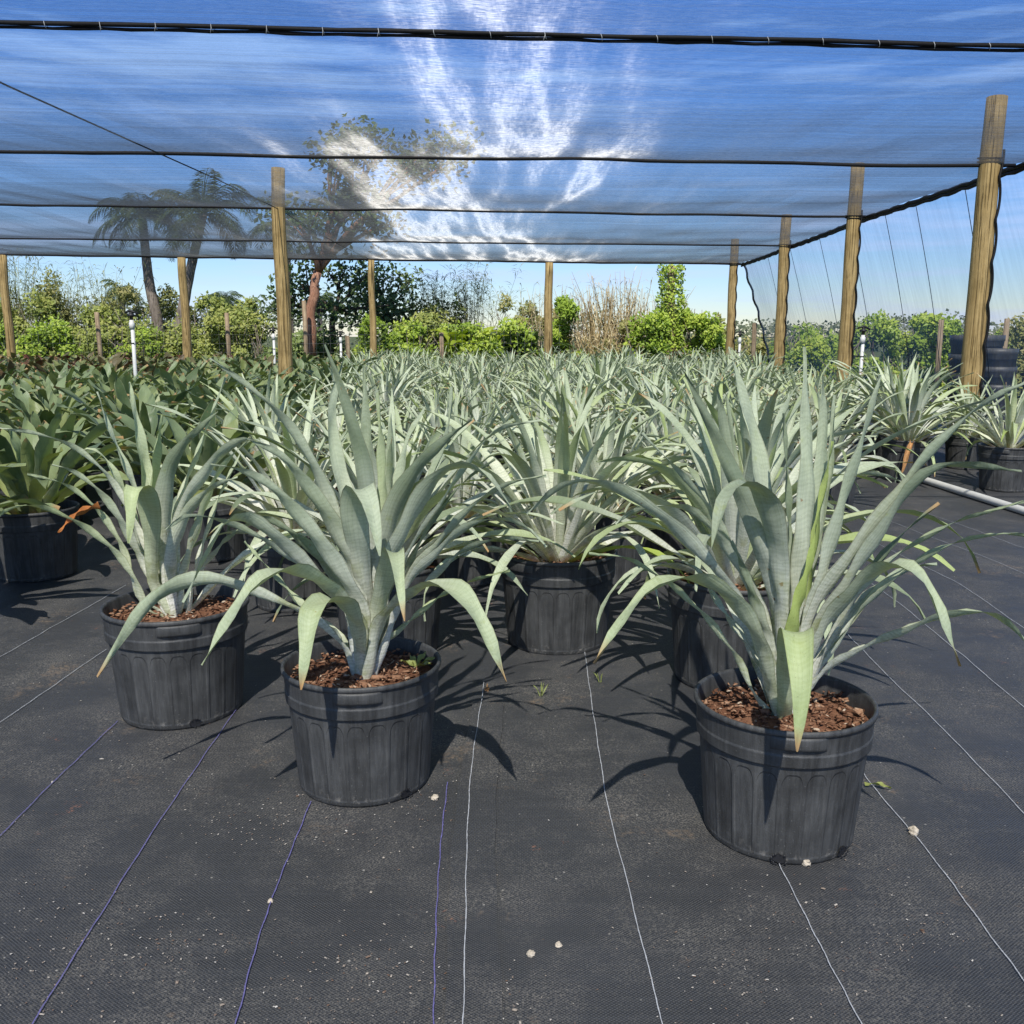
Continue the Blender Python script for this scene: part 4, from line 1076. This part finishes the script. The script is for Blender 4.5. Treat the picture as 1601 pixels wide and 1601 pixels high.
reeds(780,850,440,25.6,14,'thin grey twiggy stems left of the centre back post','reed',66,.9,.15,.006)
reeds(905,985,440,23.9,70,'dry tan reeds right of the vine-smothered shrub','dry_reed',67,.35,.25,.011)
reeds(925,1020,424,24.2,80,'tallest dry brown canes in the middle of the hedge','dry_reed',68,.35,.25,.010)
reeds(905,965,500,23.1,44,'short bleached dead stalks at the hedge foot','dry_reed',69,.4,.35,.011)
reeds(960,1060,480,23.7,30,'dry canes leaning toward the vine-wrapped trunk','dry_reed',70,.3,.3,.009)
reeds(815,890,446,24.4,40,'dry tan canes just left of the vine-smothered shrub','dry_reed',72,.3,.2,.009)
reeds(1000,1045,455,24.4,30,'sparse tan canes right of the tallest brown canes','dry_reed',73,.3,.25,.008)
# vine-wrapped trunk
rr=random.Random(71); B=at(1050,560,23); root=thing('vine_wrapped_trunk',B,'tall dead trunk wrapped in green vines below the net edge','tree')
B.z=0; root.location=B
mb=MB(); top=at(1050,416,23)-B; limb(mb,(0,0,0),top,.14,.09,rr,8,.04)
for k in range(9): limb(mb,(0,0,.6+.05*k),(rr.uniform(-.7,.7),-.2,rr.uniform(.2,1.4)),.02,.008,rr,4,.3)
mb.build('trunk',M['grey_post'],root)
mb=MB()
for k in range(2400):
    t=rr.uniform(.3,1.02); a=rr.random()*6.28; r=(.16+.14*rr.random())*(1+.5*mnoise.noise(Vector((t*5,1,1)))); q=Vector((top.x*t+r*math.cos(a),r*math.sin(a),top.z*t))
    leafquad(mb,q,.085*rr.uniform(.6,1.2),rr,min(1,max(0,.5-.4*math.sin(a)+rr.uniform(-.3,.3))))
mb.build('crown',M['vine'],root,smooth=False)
# broad yellow-green leaves and strap plants
def broadplant(px,py,Yd,label,mat,n,L,w,seed,up=.9):
    rr=random.Random(seed); t=at(px,py,Yd); root=thing('broad_leaf_plant',(t.x,Yd,0),label,'plant','broad-leaved plants in the back hedge'); mb=MB()
    z0=max(.3,t.z-L)
    for k in range(n):
        az=rr.random()*6.28; x=rr.uniform(-.5,.5); st_=MB()
        pts=[]; p=Vector((x,rr.uniform(-.2,.2),z0*rr.uniform(.6,1))); e=rr.uniform(up*.7,1.5)
        tube(mb,[(x*.6,0,0),p],.02,5)
        for j in range(7): pts.append(p.copy()); p=p+Vector((math.cos(az)*math.cos(e),math.sin(az)*math.cos(e)*.7,math.sin(e)))*(L/6); e-=.28
        P=spline(pts,8); side=Vector((-math.sin(az),math.cos(az),0)); V=[];F=[]; c=rr.random()
        for i,q in enumerate(P):
            ww=w*math.sin(math.pi*min(.97,i/8*.92+.06)); V+= [q-side*ww*.5+Vector((0,0,ww*.2)),q,q+side*ww*.5+Vector((0,0,ww*.2))]
        for i in range(8): F+=[(3*i,3*i+1,3*i+4,3*i+3),(3*i+1,3*i+2,3*i+5,3*i+4)]
        mb.add(V,F,[(c,0,0,1)]*len(V))
    mb.build('leaves',M[mat],root)
broadplant(725,484,22.9,'yellow-green broad-leaved plant below the wispy bamboo','banana',16,.8,.26,81)
broadplant(757,486,22.8,'second yellow-green broad-leaved plant, beside dark strap leaves','banana',14,.8,.26,82)
broadplant(800,480,23,'dark green plant with long stiff blades left of the centre back post','strap',26,.95,.12,83,1.1)
broadplant(832,486,23.1,'dark stiff-bladed plant touching the centre back post','strap',22,.95,.12,84,1.1)

# wire fence with short stakes
root=thing('wire_fence',(0,22.2,0),'wire mesh fence on short grey wooden stakes in front of the hedge','fence')
for px,pt in ((151,488),(354,489),(475,470),(543,525),(690,520)):
    t=at(px,pt,22.2); mb=MB(); tube(mb,[(t.x,0,0),(t.x+.01,0,t.z*.5),(t.x,0,t.z)],[.055,.052,.05],10); mb.build('fence_post',M['grey_post'],root)
mb=MB(); xa=at(-60,500,22.2).x; xb=at(880,500,22.2).x
for z in (.15,.3,.45,.62,.8,1.0,1.2,1.4): tube(mb,[(xa,-.06,z),((xa+xb)/2,-.065,z-.01),(xb,-.06,z)],.0019,4)
x=xa
while x<xb: tube(mb,[(x,-.06,.1),(x,-.06,1.42)],.0016,4); x+=.16
mb.build('wire_mesh',M['wire'],root)
root=thing('stake_fence',(0,18.6,0),'short wooden stakes along the right-hand hedge outside the net','fence')
for px,pt,Yd in ((1472,500,18.6),(1575,498,18.0),(1180,505,21)):
    t=at(px,pt,Yd); mb=MB(); tube(mb,[(t.x,Yd-18.6,0),(t.x,Yd-18.6,t.z)],[.055,.05],10); mb.build('fence_post',M['grey_post'],root)

# far tree belt on the horizon
mb=MB(); rr=random.Random(91)
for k in range(22000):
    x=rr.uniform(-70,75); Yd=rr.uniform(70,85); h=2.2+1.6*mnoise.noise(Vector((x*.11,0,0)))+ (1.4 if x<-8 else 0)+.8*mnoise.noise(Vector((x*.5,3,0)))
    leafquad(mb,Vector((x,Yd,max(.05,h*rr.random()**.5))),rr.uniform(.16,.36),rr,rr.random(),.8)
tag(mb.build('far_woodland',M['far'],smooth=False),'hazy belt of distant woodland on the horizon','woodland',kind='stuff')

# ------------------------------------------------------------------ light, sky, camera
SUN_EL=R(49); SHX=.072                # sun high behind the camera: shadows run away from it, a touch to the right
w=bpy.data.worlds.new('World'); S.world=w; w.use_nodes=True; nt=w.node_tree
bg=nt.nodes['Background']; sky=nt.nodes.new('ShaderNodeTexSky'); sky.sky_type='NISHITA'; sky.sun_disc=False
sky.sun_elevation=SUN_EL; sky.sun_rotation=math.pi-math.atan(SHX); sky.air_density=1.0; sky.dust_density=0; sky.ozone_density=1.5; sky.altitude=0
hs=nt.nodes.new('ShaderNodeHueSaturation'); hs.inputs['Saturation'].default_value=1.15; nt.links.new(sky.outputs[0],hs.inputs['Color'])
tc=nt.nodes.new('ShaderNodeTexCoord'); mp=nt.nodes.new('ShaderNodeMapping'); mp.inputs['Scale'].default_value=(1.6,1.6,17); nt.links.new(tc.outputs['Generated'],mp.inputs[0])
cn=nt.nodes.new('ShaderNodeTexNoise'); cn.inputs['Scale'].default_value=1.6; cn.inputs['Detail'].default_value=7; cn.inputs['Roughness'].default_value=.58; nt.links.new(mp.outputs[0],cn.inputs['Vector'])
cr=nt.nodes.new('ShaderNodeMapRange'); nt.links.new(cn.outputs['Fac'],cr.inputs[0])
for i,v in enumerate((.49,.64,0,.7)): cr.inputs[i+1].default_value=v
mx=nt.nodes.new('ShaderNodeMix'); mx.data_type='RGBA'; nt.links.new(cr.outputs[0],mx.inputs[0]); nt.links.new(hs.outputs[0],mx.inputs[6]); mx.inputs[7].default_value=(8,8.4,9,1)
sz=nt.nodes.new('ShaderNodeSeparateXYZ'); nt.links.new(tc.outputs['Generated'],sz.inputs[0])
zr=nt.nodes.new('ShaderNodeValToRGB'); nt.links.new(sz.outputs[2],zr.inputs[0])
for el,(p_,c_) in zip(zr.color_ramp.elements,((0,(.82,.90,1.16,1)),(.35,(.66,1.16,2.0,1)))): el.position=p_; el.color=c_
e_=zr.color_ramp.elements.new(.5); e_.color=(.46,.52,.58,1)
mt=nt.nodes.new('ShaderNodeMix'); mt.data_type='RGBA'; mt.blend_type='MULTIPLY'; mt.inputs[0].default_value=1
nt.links.new(mx.outputs[2],mt.inputs[6]); nt.links.new(zr.outputs[0],mt.inputs[7])
nt.links.new(mt.outputs[2],bg.inputs[0]); bg.inputs[1].default_value=.10
sl=bpy.data.lights.new('sun','SUN'); sl.energy=5.0; sl.angle=R(.53); sl.color=(1,.955,.88)
so=bpy.data.objects.new('sun',sl); COL.objects.link(so)
dirv=Vector((SHX*math.cos(SUN_EL),math.cos(SUN_EL),-math.sin(SUN_EL)))
so.rotation_euler=dirv.to_track_quat('-Z','Y').to_euler(); so.location=(0,-10,12)
cam=bpy.data.cameras.new('camera'); co=bpy.data.objects.new('camera',cam); COL.objects.link(co)
co.location=(0,0,CAMZ); co.rotation_euler=(math.pi/2-PITCH,0,0)
cam.sensor_fit='HORIZONTAL'; cam.sensor_width=36; cam.lens=36*FPX/1601; cam.clip_end=4000; cam.clip_start=.02
S.camera=co
S.view_settings.view_transform='Standard'; S.view_settings.look='None'; S.view_settings.exposure=0; S.view_settings.gamma=1
S.cycles.max_bounces=4; S.cycles.diffuse_bounces=2; S.cycles.glossy_bounces=2; S.cycles.transmission_bounces=3; S.cycles.transparent_max_bounces=8; S.cycles.caustics_reflective=False; S.cycles.caustics_refractive=False
